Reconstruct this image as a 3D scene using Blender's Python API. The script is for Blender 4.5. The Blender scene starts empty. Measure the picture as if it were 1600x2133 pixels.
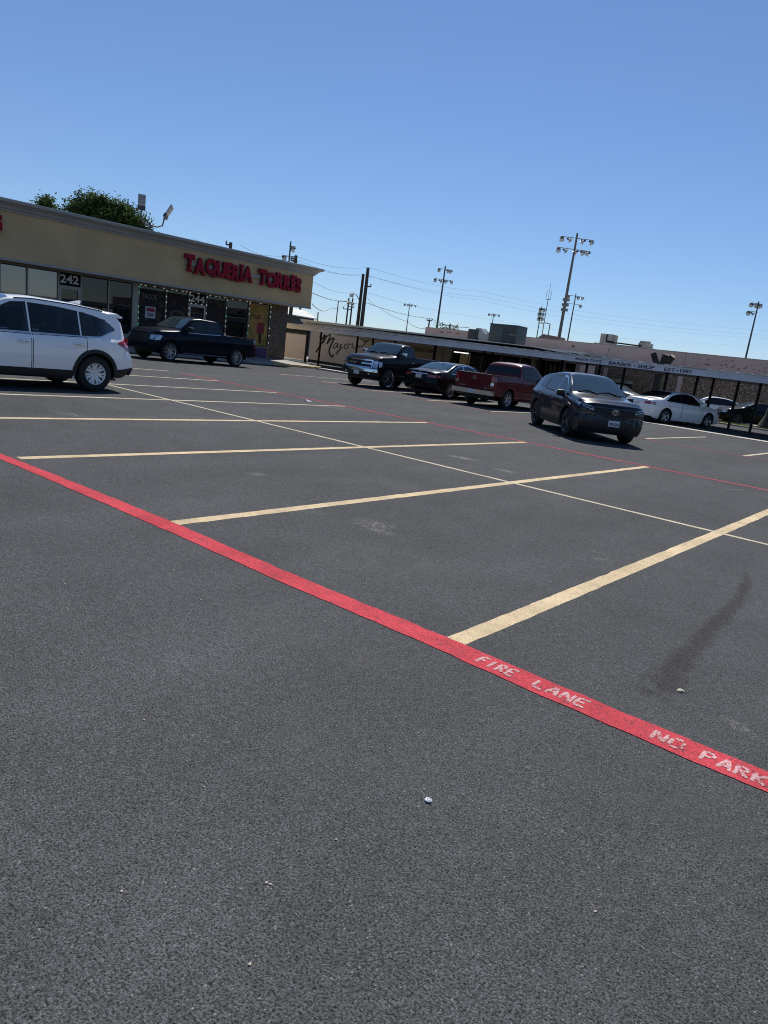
import bpy, bmesh, math, random
import numpy as np
from mathutils import Vector, Matrix

random.seed(7)
rng = np.random.RandomState(7)
scene = bpy.context.scene
COL = scene.collection

# ------------------------------------------------------------------ camera
# lot frame: X along the parking rows, Y across the aisles, Z up; camera held 1.54 m above the asphalt
EYE = np.array([0.0, 0.0, 1.5384])
FPX, PITCH, ROLL, HEAD = 1467.77, 0.221231, 0.12985, 2.475069
def _axes():
    ex = -np.array([math.cos(HEAD), math.sin(HEAD)]); ey = np.array([math.sin(HEAD), -math.cos(HEAD)])
    W = lambda v: np.array([v[0]*ex[0]+v[1]*ex[1], v[0]*ey[0]+v[1]*ey[1], v[2]])
    cp, sp, cr, sr = math.cos(PITCH), math.sin(PITCH), math.cos(ROLL), math.sin(ROLL)
    fw = np.array([0, cp, -sp]); rt = np.array([1.0, 0, 0]); up = np.array([0, sp, cp])
    return W(cr*rt+sr*up), W(-sr*rt+cr*up), W(fw)
R_, U_, F_ = _axes()
cam_d = bpy.data.cameras.new('camera'); cam = bpy.data.objects.new('camera', cam_d); COL.objects.link(cam)
cam.matrix_world = Matrix(((R_[0], U_[0], -F_[0], EYE[0]), (R_[1], U_[1], -F_[1], EYE[1]), (R_[2], U_[2], -F_[2], EYE[2]), (0, 0, 0, 1)))
cam_d.sensor_fit = 'VERTICAL'; cam_d.sensor_height = 24.0; cam_d.lens = 24.0*FPX/2133.0
cam_d.clip_start = 0.05; cam_d.clip_end = 5000
scene.camera = cam

# ------------------------------------------------------------------ sky, sun, exposure
SUN_TO = Vector((-0.46, 0.74, 1.0)).normalized()
world = bpy.data.worlds.new('World'); scene.world = world; world.use_nodes = True
wn = world.node_tree; wn.nodes.clear()
sky = wn.nodes.new('ShaderNodeTexSky'); sky.sky_type = 'NISHITA'; sky.sun_disc = False
sky.sun_elevation = math.asin(SUN_TO.z); sky.sun_rotation = math.atan2(SUN_TO.x, SUN_TO.y)
sky.altitude = 150; sky.air_density = 1.0; sky.dust_density = 0.0; sky.ozone_density = 10.0
bg = wn.nodes.new('ShaderNodeBackground'); bg.inputs['Strength'].default_value = 0.098
wo = wn.nodes.new('ShaderNodeOutputWorld')
gam = wn.nodes.new('ShaderNodeGamma'); gam.inputs[1].default_value = 0.88
wn.links.new(sky.outputs[0], gam.inputs[0]); tnt = wn.nodes.new('ShaderNodeMix'); tnt.data_type = 'RGBA'; tnt.blend_type = 'MULTIPLY'; tnt.inputs[0].default_value = 1.0; tnt.inputs[7].default_value = (1.03, 1.0, 1.03, 1)
wn.links.new(gam.outputs[0], tnt.inputs[6]); wn.links.new(tnt.outputs[2], bg.inputs[0]); wn.links.new(bg.outputs[0], wo.inputs[0])
sun_d = bpy.data.lights.new('sun', 'SUN'); sun_d.energy = 4.5; sun_d.angle = math.radians(0.53); sun_d.color = (1.0, 0.955, 0.88)
sun = bpy.data.objects.new('sun', sun_d); COL.objects.link(sun)
sun.rotation_euler = (-SUN_TO).to_track_quat('-Z', 'Y').to_euler(); sun.location = (0, 0, 40)
scene.view_settings.view_transform = 'Standard'; scene.view_settings.look = 'None'
scene.view_settings.exposure = 0.3; scene.view_settings.gamma = 1.0; scene.view_settings.use_curve_mapping = False
scene.cycles.use_denoising = True; scene.cycles.denoising_prefilter = 'NONE'; scene.cycles.denoiser = 'OPENIMAGEDENOISE'; scene.cycles.denoising_input_passes = 'RGB_ALBEDO_NORMAL'
scene.cycles.filter_width = 1.05; scene.cycles.max_bounces = 8; scene.cycles.transparent_max_bounces = 12

# ------------------------------------------------------------------ materials
MATS = {}
def mat(name, col=(0.5, 0.5, 0.5), rough=0.6, metal=0.0, spec=0.5, coat=0.0, coat_r=0.04, var=0.0, vscale=3.0, bump=0.0, bscale=60.0,
        bdist=0.004, emit=None, estr=0.0, stretch=None, col2=None, c2scale=2.0, c2lo=0.55, c2hi=0.65, ior=1.5, flake=False):
    if name in MATS: return MATS[name]
    m = bpy.data.materials.new(name); m.use_nodes = True
    nt = m.node_tree; N = nt.nodes; L = nt.links; b = N['Principled BSDF']
    b.inputs['Base Color'].default_value = (*col, 1); b.inputs['Roughness'].default_value = rough; b.inputs['Metallic'].default_value = metal
    b.inputs['Specular IOR Level'].default_value = spec; b.inputs['Coat Weight'].default_value = coat; b.inputs['Coat Roughness'].default_value = coat_r
    b.inputs['IOR'].default_value = ior
    if emit: m.cycles.emission_sampling = 'NONE'; b.inputs['Emission Color'].default_value = (*emit, 1); b.inputs['Emission Strength'].default_value = estr
    if var or bump or col2:
        tc = N.new('ShaderNodeTexCoord'); co = tc.outputs['Object']
        if stretch:
            mp = N.new('ShaderNodeMapping'); mp.inputs['Scale'].default_value = stretch; L.new(co, mp.inputs[0]); co = mp.outputs[0]
        src = None
        if var:
            n = N.new('ShaderNodeTexNoise'); n.inputs['Scale'].default_value = vscale; n.inputs['Detail'].default_value = 6; L.new(co, n.inputs[0])
            mr = N.new('ShaderNodeMapRange'); mr.inputs[1].default_value = 0.3; mr.inputs[2].default_value = 0.7
            mr.inputs[3].default_value = 1-var; mr.inputs[4].default_value = 1+var; L.new(n.outputs[0], mr.inputs[0])
            mx = N.new('ShaderNodeMix'); mx.data_type = 'RGBA'; mx.blend_type = 'MULTIPLY'; mx.inputs[0].default_value = 1
            mx.inputs[6].default_value = (*col, 1); L.new(mr.outputs[0], mx.inputs[7]); src = mx.outputs[2]
        if col2:
            n2 = N.new('ShaderNodeTexNoise'); n2.inputs['Scale'].default_value = c2scale; n2.inputs['Detail'].default_value = 8; L.new(co, n2.inputs[0])
            m2 = N.new('ShaderNodeMapRange'); m2.inputs[1].default_value = c2lo; m2.inputs[2].default_value = c2hi; L.new(n2.outputs[0], m2.inputs[0])
            mx2 = N.new('ShaderNodeMix'); mx2.data_type = 'RGBA'; L.new(m2.outputs[0], mx2.inputs[0])
            if src: L.new(src, mx2.inputs[6])
            else: mx2.inputs[6].default_value = (*col, 1)
            mx2.inputs[7].default_value = (*col2, 1); src = mx2.outputs[2]
        if src: L.new(src, b.inputs['Base Color'])
        if bump:
            n3 = N.new('ShaderNodeTexNoise'); n3.inputs['Scale'].default_value = bscale; n3.inputs['Detail'].default_value = 5; L.new(co, n3.inputs[0])
            bp = N.new('ShaderNodeBump'); bp.inputs['Strength'].default_value = bump; bp.inputs['Distance'].default_value = bdist
            L.new(n3.outputs[0], bp.inputs['Height']); L.new(bp.outputs[0], b.inputs['Normal'])
    MATS[name] = m; return m

def node_asphalt(nt):
    """shared aggregate pattern: returns (per-stone value, height, mottling, position)"""
    N, L = nt.nodes, nt.links
    g = N.new('ShaderNodeNewGeometry'); co = g.outputs['Position']
    v = N.new('ShaderNodeTexVoronoi'); v.inputs['Scale'].default_value = 210; v.inputs['Randomness'].default_value = 1; L.new(co, v.inputs[0])
    sep = N.new('ShaderNodeSeparateColor'); L.new(v.outputs['Color'], sep.inputs[0])
    n = N.new('ShaderNodeTexNoise'); n.inputs['Scale'].default_value = 125; n.inputs['Detail'].default_value = 7; n.inputs['Roughness'].default_value = 0.65; L.new(co, n.inputs[0])
    return co, v, sep, n

def math_node(nt, op, a, b=None, c=None):
    n = nt.nodes.new('ShaderNodeMath'); n.operation = op
    for i, x in enumerate((a, b, c)):
        if x is None: continue
        if isinstance(x, (int, float)): n.inputs[i].default_value = x
        else: nt.links.new(x, n.inputs[i])
    return n.outputs[0]
def map_node(nt, x, a, b, c, d):
    n = nt.nodes.new('ShaderNodeMapRange'); nt.links.new(x, n.inputs[0])
    for i, q in enumerate((a, b, c, d)): n.inputs[i+1].default_value = q
    return n.outputs[0]
def mix_node(nt, f, a, b, blend='MIX'):
    n = nt.nodes.new('ShaderNodeMix'); n.data_type = 'RGBA'; n.blend_type = blend
    for i, x in ((0, f), (6, a), (7, b)):
        if isinstance(x, (int, float)): n.inputs[i].default_value = x if i == 0 else (x, x, x, 1)
        elif isinstance(x, tuple): n.inputs[i].default_value = (*x, 1)
        else: nt.links.new(x, n.inputs[i])
    return n.outputs[2]
def noise_node(nt, co, scale, detail=4, rough=0.5, stretch=None, dist=0.0):
    if stretch:
        mp = nt.nodes.new('ShaderNodeMapping'); mp.inputs['Scale'].default_value = stretch; nt.links.new(co, mp.inputs[0]); co = mp.outputs[0]
    n = nt.nodes.new('ShaderNodeTexNoise'); n.inputs['Scale'].default_value = scale; n.inputs['Detail'].default_value = detail
    n.inputs['Roughness'].default_value = rough; n.inputs['Distortion'].default_value = dist; nt.links.new(co, n.inputs[0]); return n.outputs[0]

def asphalt_material(name, paint=None, wear=0.5, under=None):
    m = bpy.data.materials.new(name); m.use_nodes = True; nt = m.node_tree; b = nt.nodes['Principled BSDF']
    co, v, sep, n = node_asphalt(nt)
    stone = map_node(nt, sep.outputs[0], 0, 1, 0.58, 1.42)
    fleck = map_node(nt, sep.outputs[1], 0.988, 0.998, 0, 0.8)
    pit = map_node(nt, n.outputs[0], 0.38, 0.52, 0.28, 1.08)
    big = noise_node(nt, co, 0.22, 5, 0.6)
    mid = noise_node(nt, co, 1.7, 5, 0.6)
    streak = noise_node(nt, co, 0.9, 4, 0.55, (1.0, 0.09, 1.0))
    f = math_node(nt, 'MULTIPLY', map_node(nt, big, 0.3, 0.7, 0.88, 1.10), map_node(nt, mid, 0.3, 0.7, 0.90, 1.08))
    f = math_node(nt, 'MULTIPLY', f, map_node(nt, streak, 0.35, 0.7, 0.93, 1.1))
    f = math_node(nt, 'MULTIPLY', f, map_node(nt, noise_node(nt, co, 22, 5, 0.75), 0.35, 0.65, 0.84, 1.14))
    f = math_node(nt, 'MULTIPLY', f, math_node(nt, 'MULTIPLY', stone, pit))
    col = mix_node(nt, 1.0, (0.0810, 0.0830, 0.0865), f, 'MULTIPLY')
    col = mix_node(nt, fleck, col, (0.26, 0.255, 0.245))
    if paint:
        wn_ = noise_node(nt, co, 9.0, 6, 0.7)
        fine = noise_node(nt, co, 95.0, 4, 0.65)
        lum = math_node(nt, 'MULTIPLY', math_node(nt, 'MULTIPLY', map_node(nt, wn_, 0.3, 0.7, 0.86, 1.1), map_node(nt, noise_node(nt, co, 1.6, 4), 0.35, 0.65, 0.84, 1.14)), map_node(nt, fine, 0.35, 0.65, 0.66, 1.18))
        pc = mix_node(nt, 1.0, paint, lum, 'MULTIPLY')
        mask = math_node(nt, 'ADD', math_node(nt, 'MULTIPLY', wn_, 0.5), math_node(nt, 'MULTIPLY', fine, 0.8))
        lo = 0.42 + 0.22*wear
        if under: col = mix_node(nt, 1.0, under, lum, 'MULTIPLY')
        col = mix_node(nt, map_node(nt, mask, lo-0.03, lo+0.06, 0, 1), col, pc)
    nt.links.new(col, b.inputs['Base Color'])
    b.inputs['Roughness'].default_value = 0.9; b.inputs['Specular IOR Level'].default_value = 0.06
    h = math_node(nt, 'ADD', math_node(nt, 'MULTIPLY', v.outputs['Distance'], -0.9), math_node(nt, 'MULTIPLY', n.outputs[0], 0.9))
    bp = nt.nodes.new('ShaderNodeBump'); bp.inputs['Strength'].default_value = 0.8; bp.inputs['Distance'].default_value = 0.0030
    nt.links.new(h, bp.inputs['Height']); nt.links.new(bp.outputs[0], b.inputs['Normal'])
    MATS[name] = m; return m

def pebble_material(name, scale, cols, dark=(0.02, 0.017, 0.015), bdist=0.02):
    m = bpy.data.materials.new(name); m.use_nodes = True; nt = m.node_tree; b = nt.nodes['Principled BSDF']
    g = nt.nodes.new('ShaderNodeNewGeometry')
    v = nt.nodes.new('ShaderNodeTexVoronoi'); v.inputs['Scale'].default_value = scale; nt.links.new(g.outputs['Position'], v.inputs[0])
    sep = nt.nodes.new('ShaderNodeSeparateColor'); nt.links.new(v.outputs['Color'], sep.inputs[0])
    cr = nt.nodes.new('ShaderNodeValToRGB'); nt.links.new(sep.outputs[0], cr.inputs[0])
    el = cr.color_ramp.elements
    while len(el) > 1: el.remove(el[-1])
    for i, (p, c) in enumerate(cols):
        e = el[0] if i == 0 else el.new(p)
        e.position = p; e.color = (*c, 1)
    gap = map_node(nt, v.outputs['Distance'], 0.35, 0.75, 0, 1)
    nt.links.new(mix_node(nt, gap, cr.outputs[0], dark), b.inputs['Base Color'])
    b.inputs['Roughness'].default_value = 0.7
    bp = nt.nodes.new('ShaderNodeBump'); bp.inputs['Strength'].default_value = 1; bp.inputs['Distance'].default_value = bdist; bp.invert = True
    nt.links.new(v.outputs['Distance'], bp.inputs['Height']); nt.links.new(bp.outputs[0], b.inputs['Normal'])
    MATS[name] = m; return m

def glass_material(name, tint=(0.25, 0.3, 0.33), ior=1.5, amount=0.75):
    """see-through pane: tinted pass-through plus mirror reflection"""
    m = bpy.data.materials.new(name); m.use_nodes = True; nt = m.node_tree; nt.nodes.clear()
    o = nt.nodes.new('ShaderNodeOutputMaterial'); t = nt.nodes.new('ShaderNodeBsdfTransparent'); t.inputs[0].default_value = (*tint, 1)
    g = nt.nodes.new('ShaderNodeBsdfGlossy'); g.inputs['Roughness'].default_value = 0.02
    fr = nt.nodes.new('ShaderNodeFresnel'); fr.inputs[0].default_value = ior
    mx = nt.nodes.new('ShaderNodeMixShader'); nt.links.new(fr.outputs[0], mx.inputs[0]); nt.links.new(t.outputs[0], mx.inputs[1]); nt.links.new(g.outputs[0], mx.inputs[2])
    nt.links.new(mx.outputs[0], o.inputs[0]); MATS[name] = m; return m

def paint_mat(name, col, metal=0.0, rough=0.4):
    m = mat(name, col, rough=rough, metal=metal, coat=1.0, coat_r=0.03, spec=0.4)
    return m

M_ASPH = asphalt_material('asphalt')
M_RED = asphalt_material('red_line_paint', (0.54, 0.068, 0.085), 0.46)
M_RED2 = asphalt_material('red_line_paint_thin', (0.42, 0.07, 0.085), 0.30)
M_YEL = asphalt_material('cream_line_paint', (0.63, 0.50, 0.32), 0.32)
M_YEL2 = asphalt_material('pale_line_paint', (0.56, 0.49, 0.36), 0.28)
M_WHT = asphalt_material('stencil_white_paint', (0.58, 0.36, 0.36), 0.58, (0.50, 0.07, 0.09))
M_WHTW = asphalt_material('stencil_white_worn', (0.60, 0.38, 0.37), 0.78, (0.45, 0.10, 0.11))
M_GLASS_DARK = mat('tinted_glass', (0.008, 0.010, 0.012), rough=0.02, spec=0.5)
M_GLASS_SHOP = mat('shop_glass', (0.006, 0.007, 0.009), rough=0.015, spec=0.6)
M_GLASS_COAT = mat('coated_shop_glass', (0.020, 0.022, 0.024), rough=0.03, spec=0.9, ior=1.95)
M_GLASS_SKY = mat('windshield_glass', (0.025, 0.045, 0.052), rough=0.02, spec=0.9, ior=1.7)
M_GLASS_CLR = glass_material('clear_car_glass', (0.30, 0.36, 0.40))
M_RUB = mat('tyre_rubber', (0.012, 0.012, 0.013), rough=0.75, bump=0.3, bscale=40)
M_BLK = mat('black_plastic', (0.014, 0.014, 0.015), rough=0.55, bump=0.15, bscale=200, bdist=0.001)
M_SEAM = mat('shut_line', (0.008, 0.008, 0.009), rough=0.8)
M_CHR = mat('chrome', (0.72, 0.73, 0.75), rough=0.12, metal=1.0)
M_ALLOY = mat('alloy_rim', (0.52, 0.53, 0.54), rough=0.3, metal=0.85)
M_DALLOY = mat('dark_alloy_rim', (0.10, 0.10, 0.11), rough=0.3, metal=0.8)
M_TAIL = mat('tail_lamp_red', (0.33, 0.008, 0.016), rough=0.12, coat=1.0)
M_HEAD = mat('head_lamp_lens', (0.50, 0.53, 0.56), rough=0.08, metal=0.7, coat=1.0)
M_PLATE = mat('plate_white', (0.62, 0.64, 0.66), rough=0.45)
M_PLTXT = mat('plate_print', (0.02, 0.03, 0.09), rough=0.5)
M_CONC = mat('concrete', (0.36, 0.335, 0.29), rough=0.85, var=0.16, vscale=1.5, bump=0.3, bscale=50, col2=(0.20, 0.185, 0.165), c2scale=1.1, c2lo=0.52, c2hi=0.7)
M_WALK = mat('sidewalk_concrete', (0.27, 0.255, 0.23), rough=0.85, var=0.18, vscale=0.8, bump=0.3, bscale=50)
M_YKERB = mat('yellow_kerb_paint', (0.60, 0.40, 0.12), rough=0.7, var=0.15, vscale=5, col2=(0.35, 0.30, 0.23), c2scale=4, c2lo=0.55, c2hi=0.62)
M_STUCCO = mat('tan_stucco', (0.57, 0.39, 0.205), rough=0.9, var=0.13, vscale=0.6, bump=0.4, bscale=45, bdist=0.006)
M_CORN = mat('cornice_taupe', (0.36, 0.335, 0.30), rough=0.7, var=0.08, vscale=1.0)
M_CAPM = mat('cornice_cap_metal', (0.55, 0.55, 0.53), rough=0.45, metal=0.3)
M_ALU = mat('storefront_aluminium', (0.33, 0.31, 0.28), rough=0.4, metal=0.55)
M_SIGN = mat('sign_red_face', (0.33, 0.008, 0.028), rough=0.6, spec=0.15)
M_SIGNS = mat('sign_dark_return', (0.05, 0.006, 0.012), rough=0.5)
M_STONE = pebble_material('pebble_pillar', 24, [(0.0, (0.045, 0.032, 0.024)), (0.35, (0.16, 0.115, 0.08)), (0.6, (0.30, 0.24, 0.18)), (0.8, (0.20, 0.10, 0.055)), (0.95, (0.46, 0.41, 0.34))], bdist=0.03)
M_BPEB = pebble_material('brown_pebble_wall', 19, [(0.0, (0.09, 0.052, 0.034)), (0.3, (0.22, 0.125, 0.07)), (0.6, (0.32, 0.20, 0.12)), (0.85, (0.42, 0.31, 0.21)), (0.95, (0.70, 0.63, 0.52))], dark=(0.09, 0.058, 0.04), bdist=0.008)
M_PINK = mat('pink_render', (0.56, 0.40, 0.35), rough=0.9, var=0.10, vscale=0.6, bump=0.3, bscale=30, col2=(0.25, 0.16, 0.13), c2scale=1.9, c2lo=0.66, c2hi=0.72)
M_WALL = mat('cream_shop_wall', (0.52, 0.46, 0.375), rough=0.85, var=0.08, vscale=0.7, bump=0.2, bscale=30)
M_FASC = mat('canopy_fascia_grey', (0.60, 0.62, 0.66), rough=0.6, var=0.10, vscale=1.2)
M_ROOFM = mat('canopy_roof_metal', (0.50, 0.50, 0.48), rough=0.5, metal=0.3, var=0.15, vscale=1.0, col2=(0.26, 0.26, 0.25), c2scale=1.3, c2lo=0.5, c2hi=0.62)
M_ROOFG = mat('upper_roof_grey', (0.42, 0.44, 0.42), rough=0.7, var=0.15, vscale=0.9)
M_STEEL = mat('black_steel_post', (0.010, 0.009, 0.009), rough=0.6, spec=0.2)
M_PAINTK = mat('black_sign_paint', (0.02, 0.018, 0.017), rough=0.8)
M_GALV = mat('galvanised_pole', (0.23, 0.23, 0.22), rough=0.55, metal=0.5)
M_DPOLE = mat('dark_pole', (0.07, 0.075, 0.08), rough=0.6, metal=0.3)
M_WOODP = mat('creosote_pole', (0.06, 0.048, 0.04), rough=0.9, var=0.2, vscale=4)
M_LAMPW = mat('lamp_housing_white', (0.66, 0.66, 0.64), rough=0.35, metal=0.4)
M_LAMPG = mat('lamp_lens_grey', (0.36, 0.34, 0.31), rough=0.3)
M_WIRE = mat('cable_black', (0.02, 0.02, 0.022), rough=0.7)
M_BARK = mat('cut_tree_bark', (0.045, 0.04, 0.037), rough=0.95, bump=1.0, bscale=9, bdist=0.05, var=0.3, vscale=5, stretch=(1, 1, 0.25))
M_BARK2 = mat('tree_bark', (0.09, 0.07, 0.05), rough=0.95, bump=0.8, bscale=8, bdist=0.04)
M_CUT = mat('sawn_wood', (0.40, 0.33, 0.25), rough=0.9, var=0.2, vscale=8)
M_LEAF = mat('leaf_green', (0.050, 0.085, 0.022), rough=0.55, var=0.35, vscale=0.9)
M_LEAF2 = mat('leaf_dark_green', (0.032, 0.058, 0.018), rough=0.55, var=0.35, vscale=0.9)
def leaf_material(name, c):
    m = bpy.data.materials.new(name); m.use_nodes = True; nt = m.node_tree; nt.nodes.clear(); g = nt.nodes.new('ShaderNodeNewGeometry')
    n = noise_node(nt, g.outputs['Position'], 0.9, 5); col = mix_node(nt, map_node(nt, n, 0.35, 0.65, 0, 1), tuple(x*0.6 for x in c), tuple(x*1.35 for x in c))
    d = nt.nodes.new('ShaderNodeBsdfDiffuse'); t = nt.nodes.new('ShaderNodeBsdfTranslucent'); mx = nt.nodes.new('ShaderNodeMixShader'); mx.inputs[0].default_value = 0.4; o = nt.nodes.new('ShaderNodeOutputMaterial')
    nt.links.new(col, d.inputs[0]); nt.links.new(col, t.inputs[0]); nt.links.new(d.outputs[0], mx.inputs[1]); nt.links.new(t.outputs[0], mx.inputs[2]); nt.links.new(mx.outputs[0], o.inputs[0]); return m
M_LEAF = leaf_material('leaf_green_lit', (0.070, 0.105, 0.030)); M_LEAF2 = leaf_material('leaf_dark_green_lit', (0.066, 0.100, 0.034))
M_LAWN = mat('lawn_soil', (0.10, 0.11, 0.035), rough=0.95, var=0.3, vscale=2)
M_GRASS = mat('grass_blades', (0.27, 0.29, 0.08), rough=0.8, var=0.4, vscale=1.5)
M_EARTH = mat('dry_ground', (0.17, 0.15, 0.10), rough=0.95, var=0.25, vscale=0.05)
M_HVAC = mat('hvac_grey', (0.055, 0.072, 0.076), rough=0.5, metal=0.3, var=0.1, vscale=2)
M_HVACD = mat('hvac_dark', (0.03, 0.035, 0.038), rough=0.6)
M_DUCT = mat('duct_metal', (0.27, 0.31, 0.31), rough=0.45, metal=0.5)
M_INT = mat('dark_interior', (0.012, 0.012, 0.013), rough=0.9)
M_SEAT = mat('seat_cloth', (0.03, 0.03, 0.033), rough=0.95)

# ------------------------------------------------------------------ mesh helpers
class MB:
    """collects shapes, builds ONE mesh object"""
    def __init__(s): s.v = []; s.f = []; s.m = []
    def add(s, vs, fs, mi=0):
        o = len(s.v); s.v += [tuple(map(float, v)) for v in vs]; s.f += [tuple(i+o for i in f) for f in fs]; s.m += [mi]*len(fs)
    def box(s, x0, x1, y0, y1, z0, z1, mi=0, bev=0.0):
        if bev <= 0:
            s.add([(x0,y0,z0),(x1,y0,z0),(x1,y1,z0),(x0,y1,z0),(x0,y0,z1),(x1,y0,z1),(x1,y1,z1),(x0,y1,z1)],
                  [(0,3,2,1),(4,5,6,7),(0,1,5,4),(1,2,6,5),(2,3,7,6),(3,0,4,7)], mi)
        else:
            bm = bmesh.new(); bmesh.ops.create_cube(bm, size=1.0)
            for v in bm.verts: v.co = ((x0+x1)/2+v.co.x*(x1-x0), (y0+y1)/2+v.co.y*(y1-y0), (z0+z1)/2+v.co.z*(z1-z0))
            bmesh.ops.bevel(bm, geom=bm.edges[:], offset=bev, segments=2, affect='EDGES', profile=0.6)
            bm.verts.index_update(); s.add([v.co[:] for v in bm.verts], [tuple(q.index for q in f.verts) for f in bm.faces], mi); bm.free()
    def tube(s, pts, rad, n=8, mi=0, cap=True):
        pts = [Vector(p) for p in pts]; rads = rad if isinstance(rad, (list, tuple)) else [rad]*len(pts)
        rings = []; prev = None
        for i, p in enumerate(pts):
            d = (pts[min(i+1, len(pts)-1)]-pts[max(i-1, 0)]).normalized()
            if prev is None: a = d.orthogonal().normalized()
            else:
                a = prev-d*prev.dot(d); a = a.normalized() if a.length > 1e-6 else d.orthogonal().normalized()
            prev = a; b = d.cross(a)
            rings.append([p+(a*math.cos(t)+b*math.sin(t))*rads[i] for t in [2*math.pi*k/n for k in range(n)]])
        vs = [q for r in rings for q in r]; fs = []
        for i in range(len(pts)-1):
            for k in range(n): fs.append((i*n+k, i*n+(k+1) % n, (i+1)*n+(k+1) % n, (i+1)*n+k))
        if cap: fs += [tuple(range(n-1, -1, -1)), tuple((len(pts)-1)*n+k for k in range(n))]
        s.add(vs, fs, mi)
    def lathe(s, prof, n=32, axis='y', mi=0, c=(0, 0, 0)):
        vs = []; fs = []; k = len(prof)
        for i in range(n):
            t = 2*math.pi*i/n
            for r, h in prof:
                q = {'y': (r*math.cos(t), h, r*math.sin(t)), 'z': (r*math.cos(t), r*math.sin(t), h), 'x': (h, r*math.cos(t), r*math.sin(t))}[axis]
                vs.append((q[0]+c[0], q[1]+c[1], q[2]+c[2]))
        for i in range(n):
            j = (i+1) % n
            for a in range(k-1): fs.append((i*k+a, j*k+a, j*k+a+1, i*k+a+1))
        s.add(vs, fs, mi)
    def grid(s, P, mi=0, rim=None):
        """P[i][j] points; rim = material index for the outer ring of cells"""
        a, b = len(P), len(P[0]); o = len(s.v)
        s.v += [tuple(map(float, q)) for r in P for q in r]
        for i in range(a-1):
            for j in range(b-1):
                s.f.append((o+i*b+j, o+(i+1)*b+j, o+(i+1)*b+j+1, o+i*b+j+1))
                s.m.append(rim if rim is not None and (i in (0, a-2) or j in (0, b-2)) else mi)
    def prism(s, poly, h0, h1, plane='xy', mi=0):
        n = len(poly)
        def P(p, h): return {'xy': (p[0], p[1], h), 'yz': (h, p[0], p[1]), 'xz': (p[0], h, p[1])}[plane]
        s.add([P(p, h0) for p in poly]+[P(p, h1) for p in poly],
              [tuple(range(n-1, -1, -1)), tuple(range(n, 2*n))]+[(i, (i+1) % n, n+(i+1) % n, n+i) for i in range(n)], mi)
    def mesh(s, name, mats, smooth=None):
        me = bpy.data.meshes.new(name); me.from_pydata(s.v, [], s.f)
        for m in (mats if isinstance(mats, (list, tuple)) else [mats]): me.materials.append(m)
        if len(me.materials) > 1: me.polygons.foreach_set('material_index', s.m)
        if smooth is not None:
            me.polygons.foreach_set('use_smooth', [True]*len(me.polygons)); me.set_sharp_from_angle(angle=math.radians(smooth))
        me.update(); return me
    def build(s, name, mats, parent=None, smooth=None, fix=False):
        me = s.mesh(name, mats, smooth)
        if fix:
            bm = bmesh.new(); bm.from_mesh(me); bmesh.ops.recalc_face_normals(bm, faces=bm.faces[:]); bm.to_mesh(me); bm.free()
        return link(name, me, parent)
def link(name, data, parent=None, loc=None):
    o = bpy.data.objects.new(name, data); COL.objects.link(o)
    if parent: o.parent = parent
    if loc is not None: o.location = loc
    return o
def tag(o, label, cat, group=None, kind=None):
    o['label'] = label; o['category'] = cat
    if group: o['group'] = group
    if kind: o['kind'] = kind
    return o
def thing(name, label, cat, loc=(0, 0, 0), rz=0.0, group=None):
    o = link(name, None, None, loc); o.rotation_euler = (0, 0, rz); o.empty_display_size = 0.3
    return tag(o, label, cat, group)
def structure(o): o['kind'] = 'structure'; return o
def box_obj(name, m, parent, *b, bev=0.0):
    q = MB(); q.box(*b, bev=bev); return q.build(name, m, parent, smooth=30 if bev else None)
def survey(px, py, depth):
    """world point seen in direction (px,py) of the photograph at a known depth in metres"""
    return EYE+depth*(F_+R_*(px-800)/FPX-U_*(py-1066.5)/FPX)

def text_mesh(s, size=1.0, depth=0.0, offset=0.0, mats=None, shear=0.0, bevel=0.0):
    cu = bpy.data.curves.new('lettering', 'FONT'); cu.body = s; cu.size = size; cu.extrude = depth; cu.offset = offset; cu.shear = shear; cu.resolution_u = 4
    cu.bevel_depth = bevel
    ob = bpy.data.objects.new('lettering', cu)
    me = bpy.data.meshes.new_from_object(ob); bpy.data.objects.remove(ob); bpy.data.curves.remove(cu)
    me.materials.clear()
    for m in mats or []: me.materials.append(m)
    return me
def bounds(me):
    c = np.zeros(len(me.vertices)*3); me.vertices.foreach_get('co', c); c = c.reshape(-1, 3); return c.min(0), c.max(0)

# ------------------------------------------------------------------ ground, asphalt lot, painted lines
q = MB(); q.add([(-1500,-1500,-0.06),(1500,-1500,-0.06),(1500,1500,-0.06),(-1500,1500,-0.06)], [(0,1,2,3)])
structure(q.build('ground', M_EARTH))
LOT_Y1 = 31.35
q = MB(); q.add([(-31.6,-60,0),(60,-60,0),(60,LOT_Y1-0.19,0),(-31.6,LOT_Y1-0.19,0)], [(0,1,2,3)])
lot = structure(q.build('parking_lot', M_ASPH))

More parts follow.
